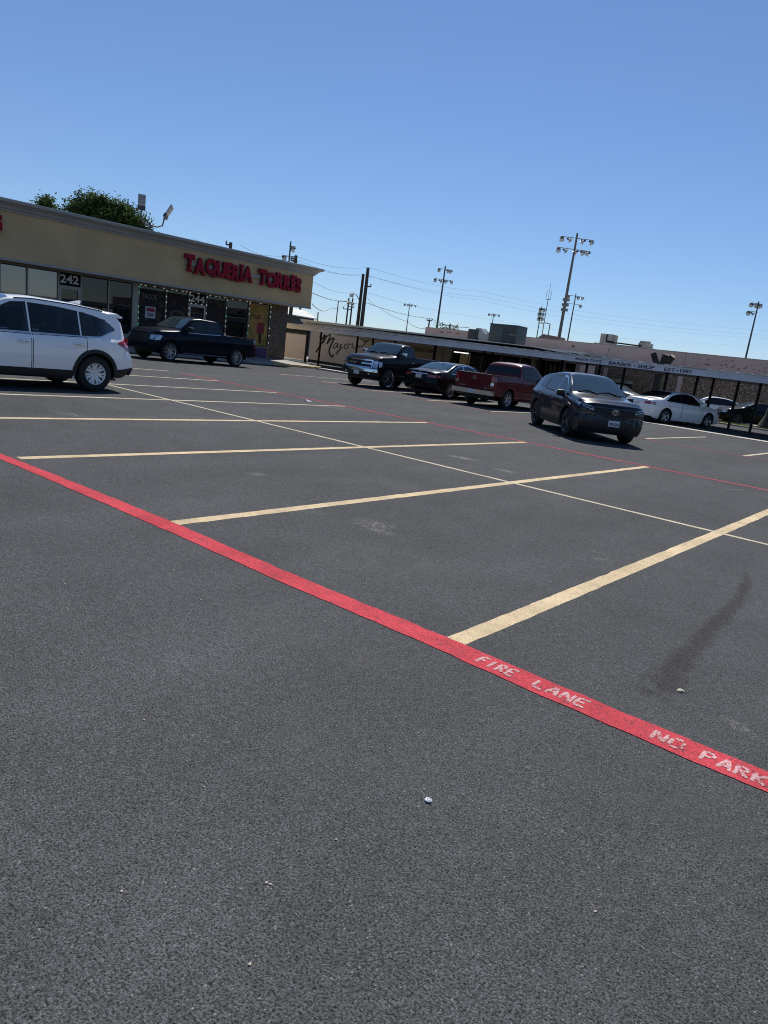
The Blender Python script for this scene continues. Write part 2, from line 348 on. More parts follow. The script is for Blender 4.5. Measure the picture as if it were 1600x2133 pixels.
def strip(name, pts, width, m, z, jitter=0.004, step=0.05, parent=lot):
    """painted band along a polyline with slightly ragged edges"""
    P = [np.array(p, float) for p in pts]; c = []
    for a, b in zip(P[:-1], P[1:]):
        n = max(1, int(np.linalg.norm(b-a)/step))
        c += [a+(b-a)*i/n for i in range(n)]
    c.append(P[-1]); c = np.array(c)
    if len(c) > 60:
        k_ = 15; pad = np.concatenate([np.repeat(c[:1], k_//2, 0), c, np.repeat(c[-1:], k_//2, 0)]); sm_ = np.stack([np.convolve(pad[:, i], np.ones(k_)/k_, 'valid') for i in (0, 1)], 1); sm_[0], sm_[-1] = c[0], c[-1]; c = sm_
    d = np.gradient(c, axis=0); d /= np.linalg.norm(d, axis=1)[:, None]; nrm = np.stack([-d[:, 1], d[:, 0]], 1)
    jl = np.convolve(rng.randn(len(c)+4), np.ones(3)/3, 'same')[2:-2]*jitter; jr = np.convolve(rng.randn(len(c)+4), np.ones(3)/3, 'same')[2:-2]*jitter
    width = np.array([width(x_) for x_ in c[:, 0]]) if callable(width) else np.full(len(c), width)
    q = MB(); q.grid([[(*(c[i]+nrm[i]*(width[i]/2+jl[i])), z), (*(c[i]-nrm[i]*(width[i]/2+jr[i])), z)] for i in range(len(c))])
    return q.build(name, m, parent)
S = 2.74; X0 = -1.93
near_red = [(3.0,3.17),(0.4,3.175),(-0.3,3.18),(-0.7,3.165),(-1.2,3.162),(-1.7,3.165),(-2.1,3.176),(-2.5,3.166),(-3.0,3.15),(-3.7,3.152),(-4.4,3.165),(-5.1,3.166),(-5.8,3.152),(-6.6,3.138),(-7.5,3.108),(-8.6,3.06),(-12,3.05),(-24.5,3.06)]
strip('fire_lane_line', near_red, lambda x_: float(np.interp(x_, [-12, -7.5, -6.6, -5.5, -4.5, -2.4, -1.2, 3], [0.125, 0.13, 0.145, 0.172, 0.178, 0.18, 0.186, 0.186])), M_RED, 0.0032, 0.006)
strip('fire_lane_line', [(3,14.22),(-2,14.2),(-8,14.17),(-14,14.15),(-20.6,14.2)], 0.115, M_RED2, 0.0032)
strip('fire_lane_line', [(3,21.55),(-6,21.5),(-13,21.55),(-24,21.7)], 0.075, M_RED2, 0.0032)
for k in range(-1, 8):
    x = X0-S*k
    strip('stall_line', [(x+0.01*math.sin(k*3), 3.24), (x+0.012*math.cos(k*2), 8.7), (x, 14.12)], 0.128 if k < 4 else 0.115, M_YEL if k < 4 else M_YEL2, 0.0014)
strip('stall_divider_line', [(3, 8.72),(-2,8.72),(-9,8.70),(-21.5,8.74)], 0.085, M_YEL2, 0.0023)
for x in (-4.6,-7.4,-10.15,-12.95,-15.75,-18.5,-21.3,-24.0):
    strip('stall_line', [(x, 21.75), (x+0.05, 28.0)], 0.11, M_YEL2, 0.0014)

# stencilled words on the red band: each letter from separate sprayed bars
STEN = {'F': [(0,0,0,1),(0.08,1,0.75,1),(0.1,0.52,0.6,0.52)], 'I': [(0.3,0,0.3,1)], 'R': [(0,0,0,1),(0.1,1,0.6,0.93),(0.62,0.88,0.55,0.58),(0.1,0.5,0.5,0.52),(0.3,0.44,0.72,0)],
        'E': [(0,0,0,1),(0.08,1,0.75,1),(0.1,0.52,0.55,0.52),(0.08,0,0.75,0)], 'L': [(0,0.08,0,1),(0.05,0,0.72,0)], 'A': [(0,0,0.32,1),(0.42,1,0.74,0),(0.2,0.33,0.55,0.33)],
        'N': [(0,0,0,1),(0.08,0.98,0.62,0.05),(0.72,0,0.72,1)], 'O': [(0,0.15,0,0.85),(0.1,1,0.6,1),(0.72,0.85,0.72,0.15),(0.1,0,0.6,0)],
        'P': [(0,0,0,1),(0.1,1,0.6,0.95),(0.66,0.88,0.6,0.56),(0.1,0.47,0.52,0.5)], 'K': [(0,0,0,1),(0.12,0.5,0.65,1),(0.2,0.5,0.72,0)], 'G': [(0,0.15,0,0.85),(0.1,1,0.65,0.96),(0.1,0,0.65,0),(0.7,0.08,0.7,0.42),(0.4,0.46,0.68,0.46)]}
def stencil_word(word, x0, x1, m):
    n = len(word); w = (x1-x0)/n; y0, h = 3.122, 0.092
    for i, ch in enumerate(word):
        q = MB(); sx = w*0.95
        for k, (a, b, c, d) in enumerate(STEN[ch]):
            p = np.array([a*sx, b*h]); r = np.array([c*sx, d*h]); t = r-p; L = np.linalg.norm(t); t /= L; nn = np.array([-t[1], t[0]])*0.0092
            z = 0.0042+0.0004*k; st = []
            for s_ in np.linspace(0, 1, 7):
                e = 1-0.25*abs(2*s_-1)**3
                cpt = p+t*L*s_+np.array([x0+i*w, y0]); ja, jb = 1+0.15*rng.randn(), 1+0.15*rng.randn()
                st.append([(*(cpt+nn*e*ja), z), (*(cpt-nn*e*jb), z)])
            q.grid(st)
        q.build('stencil_letter', m, lot)
stencil_word('FIRE', -1.71, -1.475, M_WHT); stencil_word('LANE', -1.372, -1.07, M_WHT); stencil_word('NO', -0.765, -0.61, M_WHTW); stencil_word('PARKING', -0.548, -0.06, M_WHT)

# stains and scuffs in the asphalt (flat sheets with a shape of their own)
def blotch(name, cx, cy, rx, ry, rot, m, z=0.003, n=26, rough=0.35):
    q = MB(); a = np.linspace(0, 2*math.pi, n, endpoint=False); r = 1+rough*np.convolve(rng.randn(n*3), np.ones(3)/3, 'same')[n:2*n]
    xs = rx*r*np.cos(a); ys = ry*r*np.sin(a); c, s_ = math.cos(rot), math.sin(rot)
    vs = [(cx, cy, z)]+[(cx+c*x-s_*y, cy+s_*x+c*y, z) for x, y in zip(xs, ys)]
    q.add(vs, [(0, i+1, (i+1) % n+1) for i in range(n)]); return q
def soft_stain(name, col, amount, scale=3.0, stretch=(1, 1, 1), lo=0.45, hi=0.62):
    """asphalt-toned film that fades out at its ragged border"""
    m = bpy.data.materials.new(name); m.use_nodes = True; nt = m.node_tree; b = nt.nodes['Principled BSDF']
    b.inputs['Base Color'].default_value = (*col, 1); b.inputs['Roughness'].default_value = 0.6
    tc = nt.nodes.new('ShaderNodeTexCoord')
    ln = nt.nodes.new('ShaderNodeVectorMath'); ln.operation = 'LENGTH'; nt.links.new(tc.outputs['Object'], ln.inputs[0])
    g = nt.nodes.new('ShaderNodeNewGeometry')
    n = noise_node(nt, g.outputs['Position'], scale, 6, 0.65); n2 = noise_node(nt, g.outputs['Position'], 80, 4, 0.6)
    fall = map_node(nt, ln.outputs['Value'], 0.15, 1.0, 1.0, 0.0)
    a = math_node(nt, 'MULTIPLY', math_node(nt, 'MULTIPLY', fall, map_node(nt, n, lo, hi, 0.1, 1.0)), map_node(nt, n2, 0.4, 0.6, 0.5, 1.0))
    a = math_node(nt, 'MULTIPLY', a, amount); nt.links.new(a, b.inputs['Alpha']); return m
def stain(m, x, y, rx, ry, rot, z=0.0025):
    q = MB(); n = 40; q.add([(0, 0, 0)]+[(math.cos(2*math.pi*i/n), math.sin(2*math.pi*i/n), 0) for i in range(n)], [(0, i+1, (i+1) % n+1) for i in range(n)])
    o = q.build('stain', m, lot); o.location = (x, y, z); o.rotation_euler = (0, 0, rot); o.scale = (rx, ry, 1); return o
MS1 = soft_stain('brown_fluid_stain', (0.024, 0.016, 0.014), 0.80, 2.2, lo=0.28, hi=0.5); MS2 = soft_stain('chalky_scuff', (0.40, 0.38, 0.34), 0.6, 22, lo=0.52, hi=0.66)
MS3 = soft_stain('oil_spot', (0.010, 0.011, 0.015), 0.95, 5, lo=0.35, hi=0.55); MS4 = soft_stain('dusty_patch', (0.13, 0.125, 0.115), 0.12, 4)
MS5 = soft_stain('dark_binder_patch', (0.035, 0.036, 0.039), 0.3, 1.5)
def on_ground(px_, py_):
    d = F_+R_*(px_-800)/FPX-U_*(py_-1066.5)/FPX; return EYE+d*(-EYE[2]/d[2])
def ribbon_stain(pts):
    """one spill that ran along the slope: ragged edge from noise, fading to its border"""
    P = [(on_ground(a, b_)[:2], w_) for a, b_, w_ in pts]; c = np.array([q_[0] for q_ in P]); w = np.array([q_[1] for q_ in P])
    t = np.linspace(0, len(c)-1, 60); cc = np.stack([np.interp(t, range(len(c)), c[:, i_]) for i_ in (0, 1)], 1); ww = np.interp(t, range(len(c)), w)
    d = np.gradient(cc, axis=0); d /= np.linalg.norm(d, axis=1)[:, None]; n = np.stack([-d[:, 1], d[:, 0]], 1); q = MB(); cols = np.linspace(-1, 1, 9)
    q.grid([[(*(cc[k]+n[k]*ww[k]*f), 0.0009) for f in cols] for k in range(60)])
    m = bpy.data.materials.new('spill_stain'); m.use_nodes = True; nt = m.node_tree; bs = nt.nodes['Principled BSDF']; bs.inputs['Base Color'].default_value = (0.022, 0.0165, 0.0155, 1); bs.inputs['Roughness'].default_value = 0.8; bs.inputs['Specular IOR Level'].default_value = 0.1
    at_ = nt.nodes.new('ShaderNodeAttribute'); at_.attribute_name = 'fall'; g = nt.nodes.new('ShaderNodeNewGeometry')
    n1 = noise_node(nt, g.outputs['Position'], 7, 6, 0.65); n2 = noise_node(nt, g.outputs['Position'], 70, 4, 0.6)
    e = math_node(nt, 'ADD', at_.outputs['Fac'], math_node(nt, 'MULTIPLY', math_node(nt, 'SUBTRACT', n1, 0.5), 2.4))
    a = math_node(nt, 'MULTIPLY', map_node(nt, e, 0.15, 0.85, 0, 0.30), map_node(nt, n2, 0.35, 0.6, 0.55, 1.0)); nt.links.new(a, bs.inputs['Alpha'])
    o = q.build('stain', m, lot); att = o.data.attributes.new('fall', 'FLOAT', 'POINT')
    att.data.foreach_set('value', [max(0.0, (1-abs(f)**1.5)*min(1, k/6, (59-k)/10)) for k in range(60) for f in cols])
ribbon_stain([(1553,1180,0.035),(1556,1212,0.06),(1545,1240,0.075),(1520,1272,0.08),(1490,1303,0.085),(1455,1338,0.095),(1420,1372,0.10),(1396,1405,0.12),(1378,1440,0.16),(1370,1480,0.20)])
for a in [(-3.94,4.89,0.24,0.22,0.4),(-3.75,4.75,0.2,0.1,0.2),(-2.2,6.0,0.13,0.07,0.7),(-2.32,6.2,0.1,0.04,0.4),(-0.52,3.62,0.12,0.05,-0.5),(-10.6,5.4,0.5,0.25,0.2)]: stain(MS2, *a, z=0.0011+0.0002*random.random())
for a in [(-6.08,5.30,0.20,0.16,0.8),(-6.3,9.9,0.35,0.15,0.2),(-12.5,13.2,0.9,0.12,0.9),(-10.2,12.4,0.5,0.1,0.8),(-5.3,9.6,0.25,0.15,0.1),(-2.8,13.4,0.6,0.06,1.3)]: stain(MS3, *a, z=0.0010+0.00005*random.random())
for a in [(-4.6,4.6,0.7,0.4,0.3),(-5.9,8.2,0.7,0.4,0.5),(-3.4,7.9,0.5,0.5,0.2),(-10.5,6.2,0.9,0.8,0.4),(-9.5,9.4,1.2,0.5,0.2),(-12.0,17.5,4.0,0.7,0.1),(-18,18.5,5,0.8,0.1)]: stain(MS4, *a, z=0.0006+0.0001*random.random())
for a in [(-1.6,1.9,0.5,0.35,0.3),(-2.3,2.6,0.8,0.3,0.1),(-3.2,4.1,0.7,0.5,0.6),(-0.6,2.7,0.5,0.3,0.1),(-5.2,6.4,0.9,0.6,0.4)]: stain(MS5, *a, z=0.0004+0.0001*random.random())

# ------------------------------------------------------------------ kerbs, walks, drives
M_GUT = mat('gutter_concrete', (0.40, 0.36, 0.30), rough=0.85, var=0.15, vscale=1.2, bump=0.3, bscale=40, col2=(0.24, 0.215, 0.18), c2scale=0.9, c2lo=0.5, c2hi=0.68)
for i in range(22):
    x = -31.2+3.0*i
    b = MB(); b.box(x+0.006, x+2.994, LOT_Y1-0.2, LOT_Y1+0.6, -0.3, 0.022 if i > 5 else 0.10, bev=0.02)
    o = structure(b.build('concrete_gutter', M_GUT, smooth=30))
b = MB(); b.box(-45, 42, LOT_Y1+0.6, 43.2, -0.3, 0.012); b.build('canopy_walk', M_ASPH)['kind'] = 'structure'
# the strip mall's raised walk and its kerb stones, the last stretch painted yellow
b = MB(); b.add([(-31.75,-20,0.13),(-31.75,32.2,0.13),(-35.2,32.2,0.24),(-35.2,-20,0.24),(-31.75,-20,-0.2),(-31.75,32.2,-0.2),(-35.2,32.2,-0.2),(-35.2,-20,-0.2)],
                [(0,3,2,1),(0,1,5,4),(1,2,6,5),(2,3,7,6),(3,0,4,7)]); structure(b.build('mall_walk', M_WALK))
for i in range(26):
    y = -20+2.0*i
    b = MB(); b.box(-31.76, -31.58, y+0.005, min(y+1.995, 32.2), -0.2, 0.135, bev=0.02); structure(b.build('kerb', M_CONC if y < 27 else M_YKERB, smooth=30))
b = MB(); b.box(-35.0, -31.77, 31.9, 32.2, -0.2, 0.165, bev=0.02); structure(b.build('kerb', M_YKERB, smooth=30))
# lawn strip, its kerb and the sunlit drive behind the canopy
b = MB(); b.box(-19.5, 40, 43.22, 43.4, -0.3, 0.10, bev=0.02); structure(b.build('lawn_kerb', M_GUT, smooth=30))
b = MB(); b.box(-19.5, 40, 43.4, 46.4, -0.3, 0.06); structure(b.build('lawn', M_LAWN))
b = MB(); b.box(-60, 60, 46.4, 53.6, -0.3, 0.015); structure(b.build('back_drive', M_CONC))
b = MB()
for i in range(16000):
    x = random.uniform(-18, 2); y = random.uniform(43.42, 46.38); h = random.uniform(0.03, 0.09); a = random.uniform(0, 6.28); w = 0.012
    dx, dy = math.cos(a)*w, math.sin(a)*w; lx, ly = random.gauss(0, 0.025), random.gauss(0, 0.025)
    b.add([(x-dx, y-dy, 0.055), (x+dx, y+dy, 0.055), (x+lx, y+ly, 0.06+h)], [(0, 1, 2)])
o = b.build('grass', M_GRASS); o['kind'] = 'stuff'; o['label'] = 'short yellow green grass on the lawn strip behind the canopy'; o['category'] = 'grass'

# ------------------------------------------------------------------ cars
def soft(pts, x, d=0.07):
    xs, zs = zip(*sorted(pts)); x = np.asarray(x, float)
    return sum(np.interp(x+k*d/2, xs, zs) for k in (-2, -1, 0, 1, 2))/5.0
SIDE_U = [0, 0.06, 0.2, 0.42, 0.62, 0.8, 0.93, 1.0]
class Car:
    def __init__(s, name, label, cat, loc, heading, sp, paint, group=None):
        s.sp = sp; s.paint = paint; s.W = sp['W']/2; s.wb = sp['wb']; s.xF = sp['wb']/2+sp['Fo']; s.xR = -sp['wb']/2-sp['Ro']
        s.R = sp['R']; s.Ra = sp.get('Ra', s.R+0.075); s.zn = sp.get('nose', 0.45); s.zr_ = sp.get('tail', 0.4)
        s.cF, s.cR = sp.get('cF', 0.28), sp.get('cR', 0.2); s.k = sp.get('k', 0.42); s.bed = sp.get('bed')
        s.root = thing(name, label, cat, (loc[0], loc[1], loc[2] if len(loc) > 2 else 0.0), heading, group)
        s.sidey = sp.get('sidey', [0.935, 0.965, 0.988, 1.0, 1.0, 0.988, 0.965, 0.94]); s._c = {}
    def w(s, x): return s.W*float(soft(s.sp['plan'], x, 0.1))
    def zs(s, x): return float(soft(s.sp['belt'], x))
    def zt(s, x): return max(float(soft(s.sp['top'], x, s.sp.get('tsoft', 0.07))), s.zs(x)+0.012)
    def zb(s, x): return float(soft(s.sp['bot'], x, 0.1))
    def arch(s, x, grow=0.0):
        z = -1
        for xw in (s.wb/2, -s.wb/2):
            r = s.Ra+grow
            if abs(x-xw) < r: z = max(z, s.R+math.sqrt(r*r-(x-xw)**2))
        return z
    def upper(s, x):
        key = round(x, 4)
        if key in s._c: return s._c[key]
        zs, zt, w = s.zs(x), s.zt(x), s.w(x); ys = w*s.sidey[-1]; h = zt-zs
        if s.bed and s.bed[0] < x < s.bed[1]:
            pts = [(ys, zs), (ys-0.012, zs+0.03), (ys-0.03, zs+0.04), (ys-0.085, zs+0.04), (ys-0.095, zs+0.03), (ys-0.10, zs-0.1), (ys-0.105, zs-0.25), (ys-0.11, zs-0.40), (ys-0.13, zs-0.45)]
            pts += [((ys-0.13)*(1-i/11.0), zs-0.455) for i in range(1, 12)]
        else:
            b = min(1, max(0, (h-0.13)/0.22)); b = b*b*(3-2*b)
            rf = s.sp.get('rail', 0.86); yr = ys-s.k*h*rf
            cab = [(ys+(yr-ys)*i/8.0, zs+h*rf*i/8.0) for i in range(9)]
            for i in range(1, 12):
                t = math.pi/2*i/11.0; cab.append((yr*math.cos(t)**0.62, zs+h*(rf+(1-rf)*math.sin(t)**0.9)))
            hood = []
            for i in range(20):
                t = math.pi/2*i/19.0; hood.append((ys*max(0, math.cos(t))**0.5, zs+h*math.sin(t)**0.9))
            pts = [(c[0]*b+d[0]*(1-b), c[1]*b+d[1]*(1-b)) for c, d in zip(cab, hood)]
            pts[-1] = (0.0, pts[-1][1])
        s._c[key] = pts; return pts
    def yat(s, x, z):
        zs = s.zs(x)
        if z <= zs:
            z0 = s.zb(x); return s.w(x)*float(np.interp((z-z0)/(zs-z0), SIDE_U, s.sidey))
        p = s.upper(x); return float(np.interp(z, [a[1] for a in p], [a[0] for a in p]))
    def zat(s, x, y):
        p = s.upper(x)[::-1]; return float(np.interp(abs(y), [a[0] for a in p], [a[1] for a in p]))
    def frontX(s, y, z): return s.xF-float(soft(s.sp['setF'], z, 0.05))-s.cF*(min(1.2, abs(y)/s.W))**s.sp.get('pF', 2.6)
    def rearX(s, y, z): return s.xR+float(soft(s.sp['setR'], z, 0.05))+s.cR*(min(1.2, abs(y)/s.W))**s.sp.get('pR', 2.8)
    def fx(s, x, y, z):
        a = s.xF-s.zn
        if x > a: return a+(x-a)/s.zn*(s.frontX(y, z)-a)
        a = s.xR+s.zr_
        if x < a: return a+(x-a)/s.zr_*(a-s.rearX(y, z))
        return x
    def body(s, skip_side=(), skip_top=()):
        xs = list(np.linspace(s.xR, s.xF, s.sp.get('ns', 72)))
        for xw in (s.wb/2, -s.wb/2):
            xs = [x for x in xs if not abs(x-xw) < s.Ra+0.02]
            xs += [xw+s.Ra*math.cos(t) for t in np.linspace(0, math.pi, 19)]+[xw-s.Ra-0.002, xw+s.Ra+0.002]
        if s.bed: xs += [s.bed[0]-0.003, s.bed[0]+0.003, s.bed[1]-0.003, s.bed[1]+0.003]
        xs = sorted(xs); rings = []
        for x in xs:
            z0, zs, w = s.zb(x), s.zs(x), s.w(x); za = s.arch(x); zb = max(z0, za)
            r = [(0, zb), (w*0.55, zb), (w*0.84, zb)]
            for u in np.linspace(0, 1, 13)[:-1]:
                z = zb+(zs-zb)*u; r.append((w*float(np.interp((z-z0)/(zs-z0), SIDE_U, s.sidey)), z))
            r += s.upper(x); rings.append(r)
        n = len(rings[0]); q = MB()
        for sg in (1, -1):
            o = len(q.v)
            for x, r in zip(xs, rings):
                for (y, z) in r: q.v.append((s.fx(x, y, z), sg*y, z))
            for i in range(len(xs)-1):
                xm = (xs[i]+xs[i+1])/2
                for j in range(n-1):
                    zc = (rings[i][j][1]+rings[i][j+1][1]+rings[i+1][j][1]+rings[i+1][j+1][1])/4; yc = (rings[i][j][0]+rings[i+1][j+1][0])/2
                    if j >= 15:
                        if any(a < xm < b and lo(xm) < zc < hi(xm) and j < 23 for a, b, lo, hi in skip_side): continue
                        if any(a < xm < b and yc < fr*s.upper(xm)[8][0] and j >= 23 for a, b, fr in skip_top): continue
                    f = (o+i*n+j, o+(i+1)*n+j, o+(i+1)*n+j+1, o+i*n+j+1)
                    q.f.append(f if sg < 0 else f[::-1]); q.m.append(1 if j < 3 else 0)
        for end, X, r in ((1, s.frontX, rings[-1]), (-1, s.rearX, rings[0])):
            side = r[2:16]; up = r[15:]; y0 = up[0][0] or 1
            cols = [a[0]/y0 for a in up]; fr = cols+[-c for c in cols[::-1][1:]]
            P = [[(X(f*y, z), f*y, z) for f in fr] for (y, z) in side]
            P.append([(X(y, z), y, z) for (y, z) in up]+[(X(y, z), -y, z) for (y, z) in up[::-1][1:]])
            q.grid(P)
        me = q.mesh('body', [s.paint, M_BLK])
        bm = bmesh.new(); bm.from_mesh(me); bmesh.ops.remove_doubles(bm, verts=bm.verts[:], dist=0.0006); bmesh.ops.dissolve_degenerate(bm, edges=bm.edges[:], dist=0.0003)
        bmesh.ops.recalc_face_normals(bm, faces=bm.faces[:]); bm.to_mesh(me); bm.free()
        me.polygons.foreach_set('use_smooth', [True]*len(me.polygons)); me.set_sharp_from_angle(angle=math.radians(38))
        return link('body', me, s.root)
    # --- panels lying on the body surface
    def P(s, x, z, off, sg): y = s.yat(x, z); return (s.fx(x, y, z), sg*(y+off), z)
    def side(s, name, x0, x1, lo, hi, m, off=0.006, nx=14, nz=6, sides=(1, -1), rim=None, parent=None, rimw=0.01):
        out = []
        lo_ = lo if callable(lo) else (lambda x: lo); hi_ = hi if callable(hi) else (lambda x: hi)
        for sg in sides:
            q = MB(); P = []
            xs = list(np.linspace(x0, x1, nx)); us = list(np.linspace(0, 1, nz))
            if rim is not None: xs = [x0, x0+rimw]+xs[1:-1]+[x1-rimw, x1]
            for x in xs:
                a, b = lo_(x), max(hi_(x), lo_(x)+0.004)
                zz = [a+(b-a)*u for u in us]
                if rim is not None: zz = [a, a+min(rimw, (b-a)*.2)]+zz[1:-1]+[b-min(rimw, (b-a)*.2), b]
                P.append([s.P(x, z, off, sg) for z in zz])
            q.grid(P, 0, None if rim is None else 1)
            out.append(q.build(name, [m] if rim is None else [m, rim], parent or s.root, smooth=40))
        return out
    def poly_win(s, low, high):
        """window outline from lower and upper polylines -> x range and edge functions"""
        x0, x1 = low[0][0], low[-1][0]
        lf = lambda x: float(np.interp(x, *zip(*low))); hf = lambda x: float(np.interp(x, *zip(*high)))
        return x0, x1, lf, hf
    def window(s, low, high, m, gasket=0.03, trim=None, off=0.008):
        x0, x1, lf, hf = s.poly_win(low, high)
        xs = np.linspace(x0, x1, 22)
        for sg in (1, -1):
            ring = [(x, lf(x)) for x in xs]+[(x, hf(x)) for x in xs[::-1]]
            cx, cz = (x0+x1)/2, sum(p[1] for p in ring)/len(ring)
            q = MB(); n = len(ring)
            o = [s.P(min(max(cx+(x-cx)*(1+gasket/(x1-x0)*2), s.xR), s.xF), cz+(z-cz)*(1+gasket/0.2), off-0.003, sg) for x, z in ring]
            i_ = [s.P(x+(cx-x)*0.02, z+(cz-z)*0.05, off-0.001, sg) for x, z in ring]
            q.add(o+i_, [(k, (k+1) % n, n+(k+1) % n, n+k) for k in range(n)]); g = q.build('window_trim', trim or M_BLK, s.root, smooth=60)
            q = MB(); q.grid([[s.P(x, lf(x)+(max(hf(x), lf(x)+0.003)-lf(x))*u, off, sg) for u in np.linspace(0, 1, 6)] for x in xs])
            q.build('side_window', m, s.root, smooth=60)
    def topwin(s, name, x0, x1, m, f0=0.93, f1=0.93, off=0.008, curve=0.0, nx=12, ny=15, parent=None):
        """glass on the upper surface between x0 and x1, following the roof curve"""
        P = []
        for i in range(nx):
            u = i/(nx-1); row = []
            for j in range(ny):
                g = -1+2*j/(ny-1); x = x0+(x1-x0)*u-curve*g*g*(1-u)
                fr = f0+(f1-f0)*u; yr = s.upper(x)[8][0]; y = g*fr*yr
                e = 0.01; z = s.zat(x, y)
                dzx = (s.zat(x+e, y)-s.zat(x-e, y))/(2*e); dzy = (s.zat(x, y+e)-s.zat(x, y-e))/(2*e)
                nl = math.sqrt(1+dzx*dzx+dzy*dzy); row.append((s.fx(x, abs(y), z)-dzx/nl*off, y-dzy/nl*off, z+off/nl))
            P.append(row)
        q = MB(); q.grid(P); return q.build(name, m, parent or s.root, smooth=60)
    def face(s, name, y0, y1, lo, hi, m, end=1, off=0.01, ny=12, nz=5, parent=None, depth=0.03, both=False):
        X = s.frontX if end > 0 else s.rearX
        lo_ = lo if callable(lo) else (lambda y: lo); hi_ = hi if callable(hi) else (lambda y: hi); out = []
        for sg in ((1, -1) if both else (1,)):
            A, B = [], []
            for y in np.linspace(y0, y1, ny):
                zz = np.linspace(lo_(y), hi_(y), nz)
                A.append([(X(y, z)+end*off, sg*y, z) for z in zz]); B.append([(X(y, z)-end*depth, sg*y, z) for z in zz])
            q = MB(); q.grid(A)
            q.grid([A[0], B[0]]); q.grid([A[-1], B[-1]]); q.grid([[a[0] for a in A], [b[0] for b in B]]); q.grid([[a[-1] for a in A], [b[-1] for b in B]])
            out.append(q.build(name, m, parent or s.root, smooth=40, fix=True))
        return out
    def wheels(s, rim_m, spokes=5, rimr=0.66, twin=False, tw=0.225, track=None, spw=0.16, dish=0.02, bolt=True):
        ty = track or s.W-tw/2-0.035; R = s.R; r = R*rimr
        t = MB(); h = tw/2
        t.lathe([(r*0.96, -h*0.9), (r, -h), (R*0.9, -h), (R*0.965, -h*0.86), (R, -h*0.6), (R, h*0.6), (R*0.965, h*0.86), (R*0.9, h), (r, h), (r*0.96, h*0.86), (r*0.95, -h*0.9)], 36)
        for k in range(36):
            a = 2*math.pi*k/36; c, d = math.cos(a)*R, math.sin(a)*R
        tm = t.mesh('tyre', M_RUB, 40)
        w = MB(); w.lathe([(0.0, h*0.25), (r*0.9, h*0.18), (r*0.955, h*0.5)], 30, mi=1)
        w.lathe([(r*0.90, h*0.6), (r*0.93, h*0.92), (r, h*1.02), (r*1.0, h*0.7)], 36)
        w.lathe([(0.0, h*0.92-dish), (R*0.11, h*0.92-dish), (R*0.14, h*0.7-dish), (R*0.14, h*0.2)], 20)
        for k in range(spokes):
            base = 2*math.pi*k/spokes+0.3
            for da in ((-0.16, 0.16) if twin else (0,)):
                a0 = base+da*0.55; a1 = base+da*1.15
                wd0, wd1 = R*spw*(0.5 if twin else 0.62), R*spw*(0.42 if twin else 0.85)
                p0 = np.array([math.cos(a0), math.sin(a0)])*R*0.08; p1 = np.array([math.cos(a1), math.sin(a1)])*r*0.95
                d = (p1-p0)/np.linalg.norm(p1-p0); nn = np.array([-d[1], d[0]]); y0, y1, yb = h*0.86-dish, h*0.88, h*0.25
                vs = []
                for pt, wd, yy in ((p0, wd0, y0), (p1, wd1, y1)):
                    for sgn in (-1, 1): vs.append((pt[0]+nn[0]*wd/2*sgn, yy, pt[1]+nn[1]*wd/2*sgn)); vs.append((pt[0]+nn[0]*wd*0.7*sgn, yb, pt[1]+nn[1]*wd*0.7*sgn))
                w.add(vs, [(0, 2, 6, 4), (0, 4, 5, 1), (2, 3, 7, 6), (4, 6, 7, 5), (0, 1, 3, 2)])
        wm = w.mesh('rim', [rim_m, M_BLK], 30)
        for xw in (s.wb/2, -s.wb/2):
            for sg in (1, -1):
                e = link('wheel', None, s.root, (xw, sg*ty, R)); e.empty_display_size = 0.1
                e.rotation_euler = (0, random.uniform(0, 2), 0 if sg > 0 else math.pi)
                link('tyre', tm, e); link('rim', wm, e)
        b = MB(); b.box(s.xR+0.35, s.xF-0.35, -(s.W-0.36), s.W-0.36, s.sp.get('und', 0.2), s.R+0.25); b.build('underbody', M_BLK, s.root)
        for xw in (s.wb/2, -s.wb/2):
            b = MB(); b.box(xw-s.Ra*0.98, xw+s.Ra*0.98, -(s.W-0.30), s.W-0.30, s.R*0.75, s.R+s.Ra*0.99+0.02); b.build('wheel_well', M_BLK, s.root)
    def door(s, x0, x1, lo, hi, handle=None, gap=0.012):
        zf = (lambda x: max(lo, s.arch(x, 0.06))); hf = (lambda x: s.zs(x)-0.012) if hi is None else hi
        ds = s.side('door', x0, x1, zf, hf, s.paint, off=0.003, nx=18, nz=8, rim=M_SEAM, rimw=gap)
        if handle:
            hx, hz, hm = handle
            for sg, d in zip((1, -1), ds):
                y = s.yat(hx, hz); b = MB(); b.box(hx-0.105, hx+0.105, sg*(y+0.03)-0.012, sg*(y+0.03)+0.012, hz-0.016, hz+0.016, bev=0.009)
                b.box(hx-0.10, hx-0.07, min(sg*y, sg*(y+0.03)), max(sg*y, sg*(y+0.03)), hz-0.012, hz+0.012); b.build('handle', hm, d, smooth=40)
                b = MB(); n = 14; c = s.P(hx, hz, 0.0055, sg); b.add([c]+[s.P(hx+0.085*math.cos(2*math.pi*i/n), hz+0.036*math.sin(2*math.pi*i/n), 0.005, sg) for i in range(n)], [(0, i+1, (i+1) % n+1) for i in range(n)])
        return ds
    def mirrors(s, x, z, m, dy=0.13, size=(0.11, 0.11, 0.085)):
        for sg in (1, -1):
            y = s.yat(x, z-0.03); b = MB(); c = y+dy
            b.box(x-size[0]*0.7, x+size[0]*0.5, sg*c-size[1], sg*c+size[1], z-size[2], z+size[2], bev=0.045)
            b.box(x-0.03, x+0.03, min(sg*(y-0.03), sg*c), max(sg*(y-0.03), sg*c), z-size[2]*0.8, z-size[2]*0.35, mi=1)
            g = b.build('mirror', [m, M_BLK], s.root, smooth=35)
